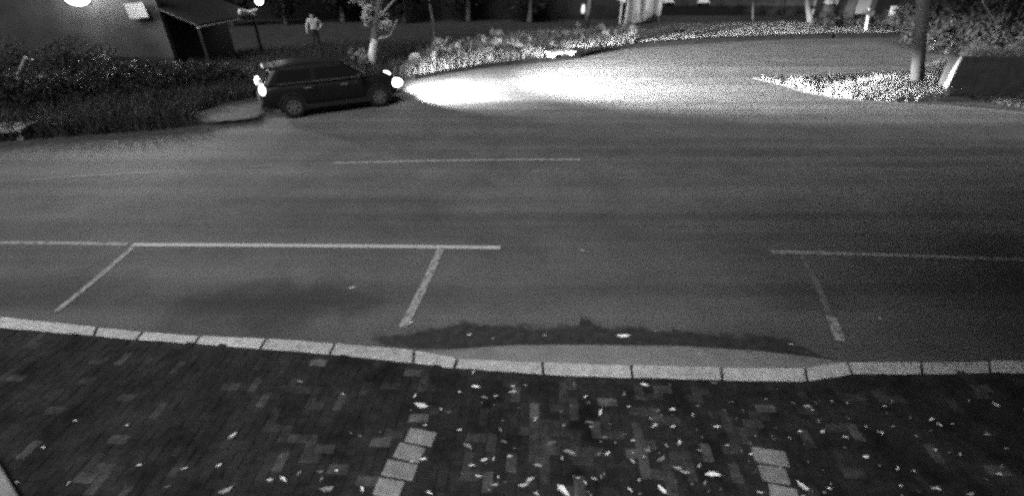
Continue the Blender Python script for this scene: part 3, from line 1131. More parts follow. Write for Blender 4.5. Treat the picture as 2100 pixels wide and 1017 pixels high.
# bank of bushes on the left, behind the driveway and the car
bs = [(35, 232, 1.5, 1.3, 'nearest the left edge of the photo'), (130, 214, 1.7, 1.15, 'below the flood lamp'), (215, 205, 1.6, 1.3, 'below the notice board'), (300, 198, 1.6, 1.2, 'right of the notice board'),
      (385, 190, 1.5, 1.15, 'below the lean-to shelter'), (455, 182, 1.25, .95, 'behind the tail of the car'), (170, 165, 2.0, 1.6, 'against the plastered wall'), (20, 168, 2.0, 1.7, 'behind the pair of posts')]
for i, (u, v, w, h, where) in enumerate(bs):
    b = G(u, v, VZ)
    shrub('bush', 'dim grey-green bush ' + where, 'bush', b, [(0, 0, h * .42, w * .62, w * .45, h * .5), (w * .35, .1, h * .34, w * .5, w * .4, h * .4), (-w * .38, -.05, h * .3, w * .45, w * .4, h * .38)], 3600, .062, M['foliage'], 60 + i, group='bushes on the left bank')

# bushes and creepers at the right
bs = [(1885, 108, 27.5, 1.7, 3.2, 'just right of the utility pole'), (1945, 104, 26.0, 1.9, 3.4, 'above the masonry planter'), (2035, 112, 24.5, 2.2, 3.4, 'at the upper right corner'), (1850, 88, 32, 1.3, 3.0, 'behind the utility pole')]
for i, (u, v, y, w, h, where) in enumerate(bs):
    c = A(u, v, y)
    shrub('tall_bush', 'tall leafy bush ' + where, 'bush', Vector((c.x, y, .07)), [(0, 0, h * .35, w * .7, w * .55, h * .4), (.3, 0, h * .75, w * .6, w * .5, h * .35), (-.4, .1, h * .7, w * .5, w * .5, h * .3)], 4200, .12, M['foliage_dark'], 80 + i, group='tall bushes at the right')

# two dark shrubs on the lit far verge
for i, (u, v, w, h, where) in enumerate(((1424, 76, .75, .85, 'larger one on the lit far verge'), (1393, 71, .4, .4, 'smaller one on the lit far verge'))):
    shrub('dark_shrub', 'small dark shrub, ' + where, 'shrub', G(u, v, VZ), [(0, 0, h * .35, w * .8, w * .6, h * .45), (.1, 0, h * .8, w * .25, w * .25, h * .35)], 420, .09, M['foliage_dark'], 95 + i)
for i, (u, v) in enumerate(((1690, 60), (1730, 58), (1760, 62), (1800, 66), (1870, 62))):
    shrub('low_shrub', ['low dark shrub below the pale masonry pier', 'low dark shrub below the left gate pier', 'low dark shrub below the metal gate', 'low dark shrub right of the slim sign post', 'low dark shrub right of the white post'][i], 'shrub', G(u, v, VZ),
          [(0, 0, .4, .9, .6, .5)], 500, .11, M['foliage_dark'], 110 + i)

# utility pole on the corner
b = G(1883, 183, .07)
root = empty('utility_pole', b)
tag(root, 'thick utility pole standing in the pale grass of the corner', 'pole')
t = A(1893, 0, b.y) - b
MB().tube([(0, 0, -.2), tuple(t), (t.x * 2.3, 0, 8.5)], [.2, .18, .14], 14).build('shaft', M['pole'], root, smooth=True)
MB().box((t.x * 2.1, 0, 7.8), (1.8, .1, .12)).build('crossarm', M['wood'], root)
# stay wire
g1, g0 = A(2015, 5, 18.5), G(2108, 150, .07)
o = MB().tube([(0, 0, 0), tuple(Vector((g1.x, g1.y, g1.z)) - g0), (1.0 * (b.x - g0.x), b.y - g0.y, 8.0)], .014, 6).build('stay_wire', M['concrete'])
o.location = g0
tag(o, 'thin stay wire slanting down to the right of the planter', 'wire')
b2 = A(1978, 0, 27.5)
pole('pale_trunk', 'short pale tree stub showing at the top above the planter', Vector((b2.x - .6, 27.5, .07)), Vector((b2.x, 27.5, 4.6)), .1, .09, M['limewash'], 'trunk')

# masonry planter: dark walls, pale strip for the headlit end face, dry grass on top
p0 = G(1934, 196, .07)
p1 = Vector((p0.x + 2.75, p0.y + .12, .07))
root = empty('masonry_planter', p0)
tag(root, 'dark mossy masonry planter wall at the right with dry grass on top', 'planter')
d = p1 - p0
ang = math.atan2(d.y, d.x)
root.rotation_euler = (0, 0, ang)
Lp, Hp = d.length, 1.28
MB().box((Lp / 2, .08, Hp / 2 - .03), (Lp, .16, Hp)).build('front_wall', M['concrete_dark'], root, bevel=.02)
MB().box((Lp / 2, .34, Hp / 2 - .03), (Lp, .12, Hp)).build('back_wall', M['concrete_dark'], root, bevel=.02)
MB().box((Lp - .12, .22, Hp / 2 - .04), (.24, .10, Hp)).build('end_wall', M['concrete_dark'], root, bevel=.02)
MB().box((.12, .22, Hp / 2 - .04), (.24, .10, Hp)).build('end_wall', M['concrete_dark'], root, bevel=.02)
MB().box((Lp / 2, .22, Hp - .15), (Lp - .5, .10, .2)).build('soil', M['soil'], root)
MB().tube([(-.06, -.02, -.1), (-.05, -.02, .25), (.0, -.02, 1.0), (.03, -.02, Hp)], [.14, .08, .05, .04], 10).build('headlit_end_strip', M['concrete'], root, smooth=True)  # pale tapered piece imitates headlight falling on the wall's end
pts = np.column_stack([rng.uniform(.35, Lp - .1, 1500), rng.uniform(.05, .4, 1500), np.full(1500, Hp - .1)])
g = grass_mesh('planter_grass', pts, .3, .014, M['grass_dry'], 5, root, lean=.5)
g['kind'] = 'stuff'

# ---------------- grass and weeds (nobody could count it)
DR = G(1155, 120)


BG = G(852, 130)


def clear_drain(P):       # no grass in the mouth of the storm drain and around the rubbish bag
    P = P[(np.abs(P[:, 0] - DR.x) > .95) | (np.abs(P[:, 1] - DR.y) > 1.1)]
    return P[(np.abs(P[:, 0] - BG.x) > .4) | (np.abs(P[:, 1] - BG.y + .3) > .8)]


def stuff(o, label, cat):
    return tag(o, label, cat, kind='stuff')


cxy = [G(u, v).xy for u, v in ((1690, 197), (1740, 204), (1830, 210), (1915, 210), (1945, 200), (1910, 176), (1860, 172), (1800, 172), (1740, 184), (1700, 190))]
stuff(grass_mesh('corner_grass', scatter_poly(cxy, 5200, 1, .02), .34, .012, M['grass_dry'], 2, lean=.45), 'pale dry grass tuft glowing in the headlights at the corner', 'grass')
cxy = [G(u, v).xy for u, v in ((1560, 163), (1600, 174), (1660, 191), (1710, 200), (1770, 207), (1770, 190), (1690, 176), (1620, 160))]
stuff(grass_mesh('edge_grass', scatter_poly(cxy, 900, 3, .02, clump=.25), .13, .013, M['grass_dry'], 4, lean=.5), 'pale ragged grass along the tip of the corner', 'grass')
cxy = [G(u, v).xy for u, v in ((1600, 160), (1700, 180), (1870, 172), (1950, 200), (2110, 225), (2110, 112), (1990, 114), (1915, 130), (1870, 150), (1760, 156))]
stuff(grass_mesh('corner_turf', scatter_poly(cxy, 9000, 5, .02), .16, .012, M['grass'], 6), 'dim short turf covering the corner verge', 'grass')

cxy = [G(u, v, VZ).xy for u, v in ((800, 165), (860, 154), (1000, 130), (1120, 117), (1215, 104), (1300, 91), (1330, 74), (1260, 66), (1100, 74), (960, 92), (860, 118), (800, 140))]
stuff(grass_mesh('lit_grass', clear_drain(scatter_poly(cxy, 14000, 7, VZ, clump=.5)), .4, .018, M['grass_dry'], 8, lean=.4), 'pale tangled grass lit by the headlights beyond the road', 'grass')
blobs = []
wr = random.Random(4)
for k in range(75):
    u = wr.uniform(890, 1330)
    vmin = np.interp(u, [890, 1000, 1150, 1250, 1330], [112, 88, 80, 70, 68])
    vmax = np.interp(u, [890, 1000, 1150, 1230, 1330], [148, 128, 104, 92, 84])
    p = G(u, wr.uniform(vmin, vmax), VZ)
    hh = wr.uniform(.25, .75)
    if abs(p.x - DR.x) < 1.3 and p.y < DR.y + 1.2:
        continue
    blobs.append((p.x, p.y, VZ + hh * .5, .35 * wr.uniform(.6, 1.4), .3, hh * .6))
V, F = leaf_cloud(blobs, 9000, .1, 9)
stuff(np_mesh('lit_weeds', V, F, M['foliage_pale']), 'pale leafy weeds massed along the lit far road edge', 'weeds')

cxy = [G(u, v, VZ).xy for u, v in ((1300, 90), (1420, 82), (1600, 74), (1870, 70), (1870, 60), (1700, 52), (1600, 48), (1360, 52), (1320, 70))]
stuff(grass_mesh('mown_grass', scatter_poly(cxy, 22000, 10, VZ), .14, .02, M['grass_mown'], 12), 'short pale grass on the far verge before the long building', 'grass')
cxy = [G(u, v, VZ).xy for u, v in ((-60, 292), (150, 275), (300, 266), (400, 255), (400, 232), (470, 210), (560, 195), (800, 165), (860, 118), (900, 92), (700, 96), (480, 120), (150, 160), (-60, 200))]
stuff(grass_mesh('bank_grass', clear_drain(scatter_poly(cxy, 42000, 13, VZ, clump=.9)), .42, .013, M['grass'], 14, lean=.5), 'dim rough grass on the left bank behind the car', 'grass')


# ================================================================== THE CAR
HEAD = R(29)
car = empty('parked_car', (-5.80, 16.0, 0.0), HEAD)
tag(car, 'dark hatchback with headlights on, pulling out at the far road edge', 'car')


def loft(stations, ring):
    mb = MB()
    n = None
    for st in stations:
        pts = ring(*st)
        n = len(pts)
        mb.v += [tuple(p) for p in pts]
    for i in range(len(stations) - 1):
        for k in range(n):
            mb.f.append((i * n + k, i * n + (k + 1) % n, (i + 1) * n + (k + 1) % n, (i + 1) * n + k))
            mb.m.append(0)
    mb.f += [tuple(range(n)), tuple((len(stations) - 1) * n + k for k in range(n - 1, -1, -1))]
    mb.m += [0, 0]
    return mb


def body_ring(x, w, zb, zt):
    h = zt - zb
    half = [(w * .70, zb), (w * .95, zb + .04), (w, zb + h * .35), (w * .985, zb + h * .68), (w * .94, zb + h * .9), (w * .78, zt), (w * .3, zt + .035)]
    return [Vector((x, -y, z)) for y, z in half] + [Vector((x, y, z)) for y, z in reversed(half)]


body_st = [(-2.08, .66, .44, .80), (-2.04, .76, .34, .93), (-1.92, .83, .27, 1.02), (-1.55, .865, .23, 1.03), (-.9, .875, .21, 1.01), (0, .88, .2, .99), (.8, .88, .21, .98), (1.15, .875, .22, .965),
           (1.6, .85, .24, .90), (1.9, .79, .27, .82), (2.04, .70, .31, .73), (2.09, .60, .38, .62)]
loft(body_st, body_ring).build('body', M['car'], car, smooth=True, sub=1)


def gh_ring(z, xr, xf, hw, c):
    pts = []
    for (sx, x) in ((-1, xr), (1, xf)):
        for (sy) in ((1, -1) if sx < 0 else (-1, 1)):
            pts += [Vector((x, sy * hw, z))]
    # rounded corners
    out = []
    n = 4
    for i in range(n):
        p, a, b = pts[i], pts[i - 1], pts[(i + 1) % n]
        out += [p + (a - p).normalized() * c, p + ((a - p).normalized() + (b - p).normalized()) * c * .25, p + (b - p).normalized() * c]
    return out


gr = [(.94, -2.0, 1.12, .80, .12), (1.00, -1.97, 1.0, .79, .12), (1.36, -1.70, .36, .645, .16), (1.43, -1.50, .12, .585, .2), (1.47, -1.15, -.25, .45, .2), (1.48, -.95, -.45, .25, .1)]
loft(gr, gh_ring).build('cabin', M['car'], car, smooth=False, bevel=.03)


def side_y(z, off):     # half width of the cabin side at height z
    return .79 + (z - 1.0) / .36 * (.645 - .79) + off


for s in (-1, 1):
    for (xb0, xb1, xt0, xt1) in ((-1.66, -.62, -1.45, -.62), (-.5, .78, -.5, .26)):
        q = [(xb0, s * side_y(1.02, .012), 1.02), (xb1, s * side_y(1.02, .012), 1.02), (xt1, s * side_y(1.34, .012), 1.34), (xt0, s * side_y(1.34, .012), 1.34)]
        q2 = [(x, y - s * .02, z) for x, y, z in q]
        MB().add(q + q2, [(0, 1, 2, 3), (0, 1, 5, 4), (1, 2, 6, 5), (2, 3, 7, 6), (3, 0, 4, 7)]).build('side_window', M['glass'], car)
    # door seams and handles
    for xs in (-.56, .82):
        MB().box((xs, s * .868, .66), (.012, .03, .6)).build('door_seam', M['black'], car)
    for xs in (-.78, .28):
        MB().box((xs, s * .87, .84), (.2, .05, .035)).build('door_handle', M['chrome'], car, bevel=.01)
    MB().box((0.05, s * .872, .30), (2.0, .04, .12)).build('sill_trim', M['tyre'], car, bevel=.01)
    # mirror
    mm = MB()
    mm.box((.80, s * .96, 1.05), (.14, .2, .14))
    mo = mm.build('door_mirror', M['car'], car, bevel=.04)
    MB().box((.725, s * .97, 1.055), (.01, .15, .1)).build('mirror_glass', M['chrome'], mo)
    # window chrome strip
    MB().box((-.35, s * .812, 1.0), (2.5, .02, .018)).build('belt_trim', M['metal'], car)
# front and rear screens
q = [(1.02, -.66, 1.02), (1.02, .66, 1.02), (.40, .54, 1.35), (.40, -.54, 1.35)]
MB().add([(x + .015, y, z + .012) for x, y, z in q], [(0, 1, 2, 3)]).build('windscreen', M['glass'], car)
q = [(-1.95, -.64, 1.04), (-1.95, .64, 1.04), (-1.735, .53, 1.33), (-1.735, -.53, 1.33)]
MB().add([(x - .012, y, z) for x, y, z in q], [(0, 1, 2, 3)]).build('rear_window', M['glass'], car)
MB().box((-1.66, 0, 1.405), (.3, 1.0, .035)).build('roof_spoiler', M['car'], car, bevel=.015)
MB().box((-1.815, 0.1, 1.395), (.03, .36, .05)).build('brake_lamp', M['glint'], car)
MB().box((-2.10, 0, .60), (.02, .52, .12)).build('number_plate', M['panel'], car)
MB().box((-2.09, 0, .40), (.1, 1.3, .14)).build('rear_bumper', M['tyre'], car, bevel=.03)
MB().box((2.07, 0, .36), (.1, 1.1, .14)).build('front_bumper', M['tyre'], car, bevel=.03)
MB().box((2.09, 0, .58), (.04, .8, .14)).build('grille', M['black'], car)


def lens(name, c, r, m, parent, n=1.0):
    b_ = bmesh.new()
    bmesh.ops.create_uvsphere(b_, u_segments=18, v_segments=12, radius=1)
    for v_ in b_.verts:
        v_.co = Vector((v_.co.x * r[0] + c[0], v_.co.y * r[1] + c[1], v_.co.z * r[2] + c[2]))
    me_ = bpy.data.meshes.new(name)
    b_.to_mesh(me_)
    b_.free()
    me_.polygons.foreach_set('use_smooth', [True] * len(me_.polygons))
    me_.materials.append(m)
    return link(bpy.data.objects.new(name, me_), parent)


for s in (-1, 1):
    h = lens('headlight', (1.95, s * .64, .66), (.21, .2, .13), M['headlamp'], car)
    # a low beam: wide soft spill, the main fan with its sharp edge, and a flat long throw
    for (en, size, flat, pitch, yaw, soft) in ((5500, 130, .5, -9, R(2), 1.0), (9000, 66, .6, -13, R(-1.5), .8), (130000, 72, .15, -2.7, R(-9), .85)):
        hl = bpy.data.lights.new('headlight_beam', 'SPOT')
        hl.energy = en
        hl.spot_size = R(size)
        hl.spot_blend = soft
        hl.shadow_soft_size = .07
        ho = link(bpy.data.objects.new('headlight_beam', hl), h)
        ho.location = (2.2, s * .64, .66)
        dr = Vector((math.cos(yaw), math.sin(yaw), math.sin(R(pitch))))
        ho.rotation_euler = dr.to_track_quat('-Z', 'Y').to_euler()
        ho.scale = (1, flat, 1)
    lens('tail_light', (-2.0, s * .70, .86), (.085, .12, .14), M['taillamp'], car)

# wheels
def wheel(x, s):
    root_n = 'wheel'
    mb = MB()
    prof = [(.20, -.09), (.29, -.105), (.325, -.085), (.335, -.03), (.335, .03), (.325, .085), (.29, .105), (.20, .09)]
    n = 28
    vv, ff = [], []
    for (r, y) in prof:
        vv += [(math.cos(2 * math.pi * k / n) * r, y, math.sin(2 * math.pi * k / n) * r) for k in range(n)]
    for i in range(len(prof) - 1):
        ff += [(i * n + k, i * n + (k + 1) % n, (i + 1) * n + (k + 1) % n, (i + 1) * n + k) for k in range(n)]
    o = MB().add(vv, ff).build('wheel', M['tyre'], car, smooth=True)
    o.location = (x, s * .79, .335)
    rm = MB()
    out = s * .088
    for r0, r1 in ((.175, .215),):
        vv = [(math.cos(2 * math.pi * k / n) * r, out + (0 if j == 0 else -s * .03), math.sin(2 * math.pi * k / n) * r) for j, r in ((0, r0), (0, r1)) for k in range(n)]
        rm.add(vv, [(k, (k + 1) % n, n + (k + 1) % n, n + k) for k in range(n)])
    for k in range(7):
        a_ = 2 * math.pi * k / 7 + .2
        Mx = Matrix.Rotation(-a_, 3, 'Y')
        rm.box(Mx @ Vector((.1, out * .9, 0)), (.19, .02, .05), Mx)
    rm.build('rim', M['rim'], o)
    MB().add([(math.cos(2 * math.pi * k / n) * .2, s * .04, math.sin(2 * math.pi * k / n) * .2) for k in range(n)], [tuple(range(n))]).build('hub_well', M['metal'], o)
    # wheel arch lip
    am = MB()
    am.tube([(x + math.cos(t) * .375, s * .862, .335 + math.sin(t) * .375) for t in np.linspace(R(-8), R(188), 16)], .03, 6)
    am.build('wheel_arch', M['tyre'], car)
    am = MB()
    am.add([(x + math.cos(t) * .375, s * .874, .335 + math.sin(t) * .375) for t in np.linspace(R(-20), R(200), 18)], [tuple(range(18))])
    am.build('arch_well', M['black'], car)


for x in (-1.28, 1.30):
    for s in (-1, 1):
        wheel(x, s)

# ================================================================== THE PERSON
def person(base, rz):
    root = empty('person', base, rz)
    tag(root, 'person in a pale shirt and dark trousers standing behind the car', 'person')
    J = {'pel': (0, 0, .93), 'wai': (0, .0, 1.08), 'che': (0, 0, 1.30), 'nec': (0, -.01, 1.45), 'hea': (0, -.03, 1.56), 'cro': (0, -.01, 1.68)}
    Rr = {'pel': (.155, .12), 'wai': (.14, .105), 'che': (.18, .12), 'nec': (.06, .06), 'hea': (.088, .1), 'cro': (.06, .07)}
    E = [('pel', 'wai'), ('wai', 'che'), ('che', 'nec'), ('nec', 'hea'), ('hea', 'cro')]
    for s, n in ((1, 'L'), (-1, 'R')):
        st = .05 if n == 'L' else -.06
        J.update({'hip' + n: (s * .1, 0, .87), 'kne' + n: (s * .12, st, .48), 'ank' + n: (s * .13, st * 1.2 + .02, .09), 'toe' + n: (s * .15, st - .15, .04),
                  'sho' + n: (s * .2, 0, 1.39), 'elb' + n: (s * .42, .05, 1.17), 'wri' + n: (s * .25, -.1, 1.0), 'pal' + n: (s * .19, -.14, .965)})
        Rr.update({'hip' + n: (.09, .1), 'kne' + n: (.065, .07), 'ank' + n: (.045, .05), 'toe' + n: (.04, .03), 'sho' + n: (.075, .075), 'elb' + n: (.05, .05), 'wri' + n: (.032, .032), 'pal' + n: (.035, .028)})
        E += [('pel', 'hip' + n), ('hip' + n, 'kne' + n), ('kne' + n, 'ank' + n), ('ank' + n, 'toe' + n), ('che', 'sho' + n), ('sho' + n, 'elb' + n), ('elb' + n, 'wri' + n), ('wri' + n, 'pal' + n)]
        for k in range(5):
            a_ = 'f%d%s' % (k, n)
            J[a_] = (s * (.13 - .012 * abs(k - 2)), -.165 + .004 * k, .985 - .017 * k)
            Rr[a_] = (.009, .009)
            E.append(('pal' + n, a_))
    J.update({'elbR': (-.31, .03, 1.13), 'wriR': (-.36, -.09, .9), 'palR': (-.37, -.12, .83)})
    for k in range(5):
        J['f%dR' % k] = (-.385 + .004 * k, -.165 + .02 * k, .765 - .01 * (2 - abs(k - 2)))
    names = list(J)
    bm_ = bmesh.new()
    lay = bm_.verts.layers.skin.verify()
    vs_ = {}
    for k in names:
        v_ = bm_.verts.new(J[k])
        v_[lay].radius = Rr[k]
        v_[lay].use_root = (k == 'pel')
        vs_[k] = v_
    for a_, b_ in E:
        bm_.edges.new((vs_[a_], vs_[b_]))
    me_ = bpy.data.meshes.new('skeleton')
    bm_.to_mesh(me_)
    bm_.free()
    tmp = link(bpy.data.objects.new('skeleton', me_))
    sk = tmp.modifiers.new('skin', 'SKIN')
    sk.use_smooth_shade = True
    sb = tmp.modifiers.new('sub', 'SUBSURF')
    sb.levels = sb.render_levels = 2
    dg = bpy.context.evaluated_depsgraph_get()
    body = bpy.data.meshes.new_from_object(tmp.evaluated_get(dg))
    bpy.data.objects.remove(tmp)
    body.name = 'body'
    body.materials.clear()
    for k in ('skin', 'shirt', 'trousers', 'hair'):
        body.materials.append(M[k])
    for p in body.polygons:
        c = p.center
        arm = abs(c.x) > .21 or c.y < -.11
        if c.z < .1:
            mi = 2
        elif c.x < -.3 and c.z < .93:
            mi = 0
        elif c.z < .98 and not (c.y < -.12 and c.z > .9) and c.x > -.28:
            mi = 2
        elif c.z < 1.46:
            mi = 0 if (c.y < -.1 and c.z < 1.05) else 1
        else:
            mi = 3 if (c.z > 1.63 or c.y > .025) else 0
        p.material_index = mi
        p.use_smooth = True
    o = link(bpy.data.objects.new('body', body), root)
    # face
    MB().add([(-.014, -.115, 1.555), (.014, -.115, 1.555), (0, -.145, 1.55), (0, -.118, 1.6)], [(0, 1, 2), (0, 2, 3), (1, 3, 2)]).build('nose', M['skin'], root)
    for s in (-1, 1):
        lens('eye', (s * .035, -.112, 1.6), (.014, .01, .008), M['hair'], root)
        lens('ear', (s * .092, 0, 1.575), (.012, .025, .035), M['skin'], root)
    MB().box((0, -.118, 1.515), (.05, .012, .01)).build('mouth', M['hair'], root)
    return root


person(G(652, 103, VZ), R(28))

# ================================================================== FALLEN LEAVES
def leaf_mesh(name, m, seed):
    """a dry leaf: uneven margin, folded along the rib, tip and stalk curled, sometimes torn"""
    r = random.Random(seed)
    L, W = .5, r.uniform(.13, .26)
    fold, curl, bend, asym = r.uniform(.1, 1.5), r.uniform(.05, .7), r.uniform(-.35, .35), r.uniform(-.3, .3)
    xs = np.linspace(-1, 1, 9)
    vv, ff = [], []
    for i, x in enumerate(xs):
        w = W * max(0.03, (1 - abs(x) ** r.uniform(1.7, 2.4))) * (1 + asym * x)
        zc = curl * x * x * .22
        yb = bend * x * x * .3
        w1, w2 = w * r.uniform(.65, 1.15), w * r.uniform(.65, 1.15)
        if r.random() < .12:
            w1 *= .35
        vv += [(x * L, yb - w1, zc + fold * w1 * r.uniform(.7, 1.2)), (x * L, yb, zc), (x * L, yb + w2, zc + fold * w2 * r.uniform(.7, 1.2))]
    for i in range(8):
        for k in range(2):
            ff.append((i * 3 + k, i * 3 + k + 1, (i + 1) * 3 + k + 1, (i + 1) * 3 + k))
    e = vv[25]
    vv += [(.5 + .2, e[1] + bend * .3, e[2] + .05), (.5 + .2, e[1] + bend * .3 + .02, e[2] + .05)]
    ff.append((25, 27, 28))
    me_ = bpy.data.meshes.new(name)
    me_.from_pydata(vv, [], ff)
    me_.materials.append(m)
    me_.update()
    return me_


LM = [[leaf_mesh('fallen_leaf', M[k], 30 + q) for q in range(12)] for k in ('leaf_mid', 'leaf_pale')]


def leaf(u, v, size, ang, bright, label, group, z=SZ + .008):
    p = G(u, v, z)
    o = bpy.data.objects.new('fallen_leaf', LM[bright][random.randrange(12)])
    sc = size / (FPX / ((p.y * cp + (CAMH - z) * sp_)))       # pixels in the photograph to metres
    o.location = (p.x, p.y, z)
    o.scale = (sc, sc, sc)
    o.rotation_euler = (random.uniform(-.15, .15), random.uniform(-.15, .15), ang)
    link(o)
    tag(o, label, 'leaf', group)
    return o


# the brightest ones where the photograph shows them: (u, v, size px, image angle deg, bright)
named = [(477, 893, 24, 65, 1, 'single white leaf lying alone on the dark left paving'), (851, 811, 15, 80, 1, 'round white leaf just above the bright leaf pair, left of centre'),
         (862, 834, 40, -20, 1, 'large white leaf between kerb and left slab row'), (970, 764, 17, 90, 1, 'white leaf lying right below the kerb joint'),
         (975, 793, 22, 0, 1, 'flat white leaf below the kerb, right of the left slab row'), (1322, 789, 22, -25, 1, 'white leaf close below the kerb at the centre right'),
         (1342, 873, 22, 30, 1, 'white leaf midway between kerb and lower edge, right of centre'), (1393, 909, 22, 80, 1, 'round white leaf left of the right slab row'),
         (1357, 1005, 30, -65, 1, 'white leaf at the bottom edge left of the right slab row'), (743, 1003, 20, -65, 1, 'white leaf at the bottom edge left of the left slab row'),
         (582, 983, 26, -45, 1, 'white leaf of the pair near the bottom left of the paving'), (553, 984, 20, 0, 1, 'smaller leaf of the pair near the bottom left of the paving'),
         (463, 1006, 38, 25, 0, 'large grey leaf at the bottom edge on the left paving'), (1155, 1006, 44, -60, 1, 'large white leaf cut by the bottom edge at the centre'),
         (1460, 974, 44, 3, 1, 'white twig-like leaf left of the right slab row'), (1645, 996, 34, -60, 1, 'white leaf just right of the right slab row'),
         (1278, 691, 32, -5, 1, 'pale leaf on the dark gutter silt'), (1804, 653, 14, 80, 1, 'lone white leaf on the asphalt right of the bay divider'),
         (722, 592, 22, 15, 0, 'grey leaf on the asphalt inside the left parking bay'), (1193, 514, 14, -10, 0, 'tiny leaf on the asphalt just below the parking line'),
         (843, 662, 14, 40, 1, 'white leaf at the foot of the middle bay divider'), (1622, 707, 14, -50, 1, 'pale leaf at the right end of the gutter silt'),
         (1880, 697, 16, 0, 0, 'leaf on the asphalt near the right-hand kerb'), (1724, 581, 14, -30, 0, 'tiny grey leaf on the asphalt inside the right parking bay'),
         (988, 636, 10, 20, 0, 'speck-like leaf on the asphalt right of the middle divider')]
for (u, v, s, a_, b_, lab) in named:
    z = SZ + .008 if v > 745 else .012
    leaf(u, v, s * .8, R(a_) * .85, b_, lab, None, z)
many = [(959, 915, 26, -45), (1026, 881, 20, -70), (1034, 906, 22, -30), (1131, 909, 26, 20), (1168, 928, 34, -20), (1228, 932, 20, 35), (1103, 955, 24, -15), (1088, 983, 26, 30), (1073, 996, 30, 10), (1036, 988, 18, 0), (981, 976, 28, -20),
        (968, 954, 16, 0), (992, 944, 18, 20), (1045, 935, 18, 0), (1015, 995, 20, 0), (1231, 846, 24, 75), (1207, 866, 24, 0), (1213, 875, 16, -10), (1280, 890, 14, 0), (1065, 836, 16, 10), (994, 815, 20, -15), (1016, 812, 12, 0), (1052, 804, 20, 0),
        (1052, 792, 14, 20), (942, 881, 18, 20), (920, 845, 16, 0), (905, 839, 12, -30), (1201, 813, 14, 40), (1097, 862, 12, 0), (1297, 945, 22, -55), (1355, 942, 28, 40), (1390, 960, 32, -10), (1327, 924, 18, -20), (1298, 903, 14, 20), (1240, 897, 16, 0),
        (1245, 930, 24, 40), (1292, 1004, 18, -60), (1218, 981, 16, -30), (1185, 980, 14, 10), (1100, 1012, 20, -40), (1380, 876, 16, 0), (1379, 840, 16, 0), (1464, 785, 18, -20), (1470, 875, 18, 0), (1491, 912, 14, 0), (1434, 923, 16, -20), (1434, 954, 14, 60),
        (1446, 990, 16, 60), (1405, 968, 26, -10), (1540, 931, 12, 0), (1558, 1009, 18, -20), (1640, 884, 16, 0), (1655, 835, 18, -10), (1706, 822, 10, 0), (1687, 885, 20, 30), (1734, 896, 14, -40), (1775, 937, 14, 0), (1810, 888, 16, 50), (1813, 833, 12, 0),
        (1828, 825, 18, 60), (1830, 875, 14, 0), (1840, 960, 14, 50), (1874, 966, 18, -20), (1885, 1007, 22, -30), (1846, 996, 14, 0), (1919, 1002, 24, -20), (1910, 860, 24, 20), (1926, 870, 16, -50), (1918, 922, 14, 0), (1968, 932, 12, 60), (2041, 830, 18, -60),
        (2022, 891, 20, 10), (2062, 919, 18, 0), (2048, 972, 16, -30), (1990, 1013, 26, 10), (1817, 846, 10, 0), (1700, 1002, 16, 0), (1690, 1010, 18, 10), (154, 862, 12, 0), (260, 873, 10, 0), (88, 918, 12, 0), (285, 955, 16, 30), (378, 961, 18, 35), (449, 955, 16, 50),
        (343, 999, 18, 20), (614, 969, 20, 60), (657, 967, 18, 0), (690, 964, 14, 0), (670, 1003, 34, 5), (141, 990, 14, 80), (35, 988, 14, 0), (615, 782, 16, 0), (703, 807, 12, 0), (868, 942, 20, 10), (872, 871, 14, 20), (845, 946, 12, 0), (880, 1010, 22, -20), (1345, 680, 14, 40),
        (962, 687, 14, 20), (1010, 694, 10, 0), (1116, 687, 12, 0), (1654, 723, 12, 0), (1435, 725, 10, 0), (1197, 729, 12, 10), (1330, 726, 8, 0)]
ORD = ['leftmost', 'second', 'third', 'fourth', 'fifth', 'sixth', 'seventh', 'eighth', 'ninth', 'tenth', 'eleventh', 'twelfth', 'thirteenth', 'fourteenth', 'fifteenth', 'sixteenth', 'seventeenth', 'eighteenth', 'nineteenth', 'twentieth']
zones = {}
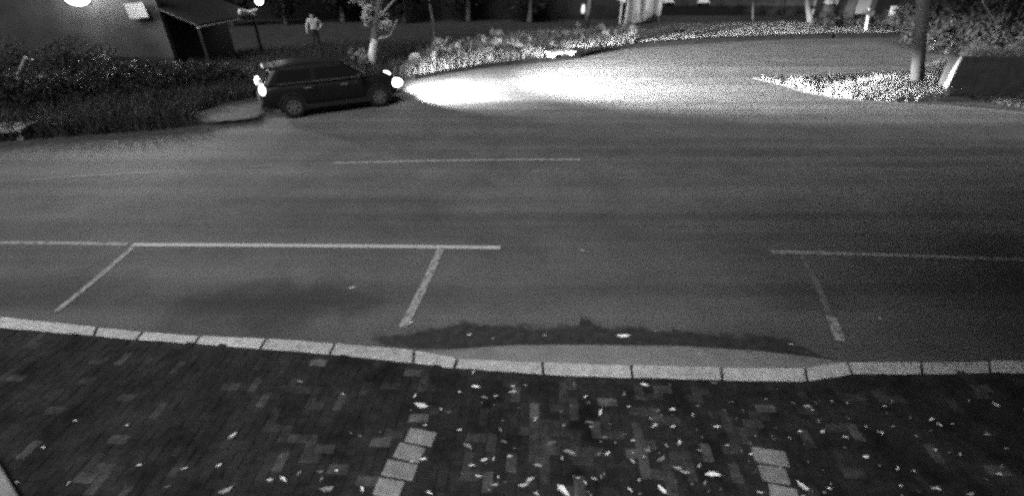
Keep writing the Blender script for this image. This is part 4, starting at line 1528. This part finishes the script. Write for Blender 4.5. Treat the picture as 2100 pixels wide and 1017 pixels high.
for (u, v, s, a_) in many:
    z = SZ + .008 if v > 745 else (.012 if v < 706 else .07)
    if v > 745:
        side = 'left of both slab rows' if u < 800 else ('right of left slab row' if u < 1160 else 'left of right slab row' if u < 1590 else 'right of both slab rows')
        band = 'near the kerb' if v < 850 else ('midway down' if v < 935 else 'near the bottom edge')
        zn = side + ', ' + band
    else:
        zn = 'on the cement ramp' if z > .05 else 'in the dark gutter silt'
    zones.setdefault(zn, []).append((u, v, s, a_, z))
for zn, ls in zones.items():
    ls.sort()
    for k, (u, v, s, a_, z) in enumerate(ls):
        b_ = 1 if random.random() < .45 else 0
        lab = '%s small leaf%s, %s' % (ORD[k], '' if k == 0 else ' from left', zn)
        leaf(u, v, s * random.uniform(.6, .95), R(a_) * .85, b_, lab, 'small leaves ' + zn.replace(',', ''), z)

# crumbs of broken leaf between the blocks, too small to count
lr_ = np.random.default_rng(21)
vv, ff, mi_ = [], [], []
for k in range(130):
    u = lr_.normal(1420, 380)
    v = lr_.uniform(775, 1030)
    if not 560 < u < 2120 or v < np.interp(u, [560, 1115, 1650, 2100], [735, 775, 790, 772]):
        continue
    p = G(u, v, SZ + .006)
    L, W, an = lr_.uniform(.008, .028), lr_.uniform(.004, .012), lr_.uniform(0, 6.28)
    c_, s_ = math.cos(an), math.sin(an)
    n = len(vv)
    for (x, y, z) in ((-L, 0, 0), (0, -W, lr_.uniform(0, .008)), (L, 0, lr_.uniform(0, .01)), (0, W, lr_.uniform(0, .008))):
        vv.append((p.x + x * c_ - y * s_, p.y + x * s_ + y * c_, SZ + .006 + z))
    ff.append((n, n + 1, n + 2, n + 3))
    mi_.append(int(lr_.random() < .18))
lt = MB()
lt.v, lt.f, lt.m = vv, ff, mi_
tag(lt.build('leaf_litter', [M['leaf_mid'], M['leaf_pale']]), 'crumbs of broken leaf strewn over the block paving', 'leaf litter', kind='stuff')

# ================================================================== TREE added out of view to shade the right side; fallen leaves suggest one
tree('added_shade_tree', 'unseen broad tree added to shade the right end of the sidewalk', Vector((6.9, -1.4, SZ)), [(0, 0, -.1), (.1, 0, 2), (-.1, .2, 4.6)], [.28, .22, .16],
     [(-2, .8, 7.4, 3.2, 3.2, 1.5), (1.5, 2.2, 7.2, 3.2, 3.4, 1.5), (0, -1.5, 7.8, 3, 2.4, 1.4), (3.5, 4.5, 7.4, 3, 3, 1.3), (-3, 3, 7.8, 2.4, 2.4, 1.0)], 26000, .28, M['foliage'], 200)
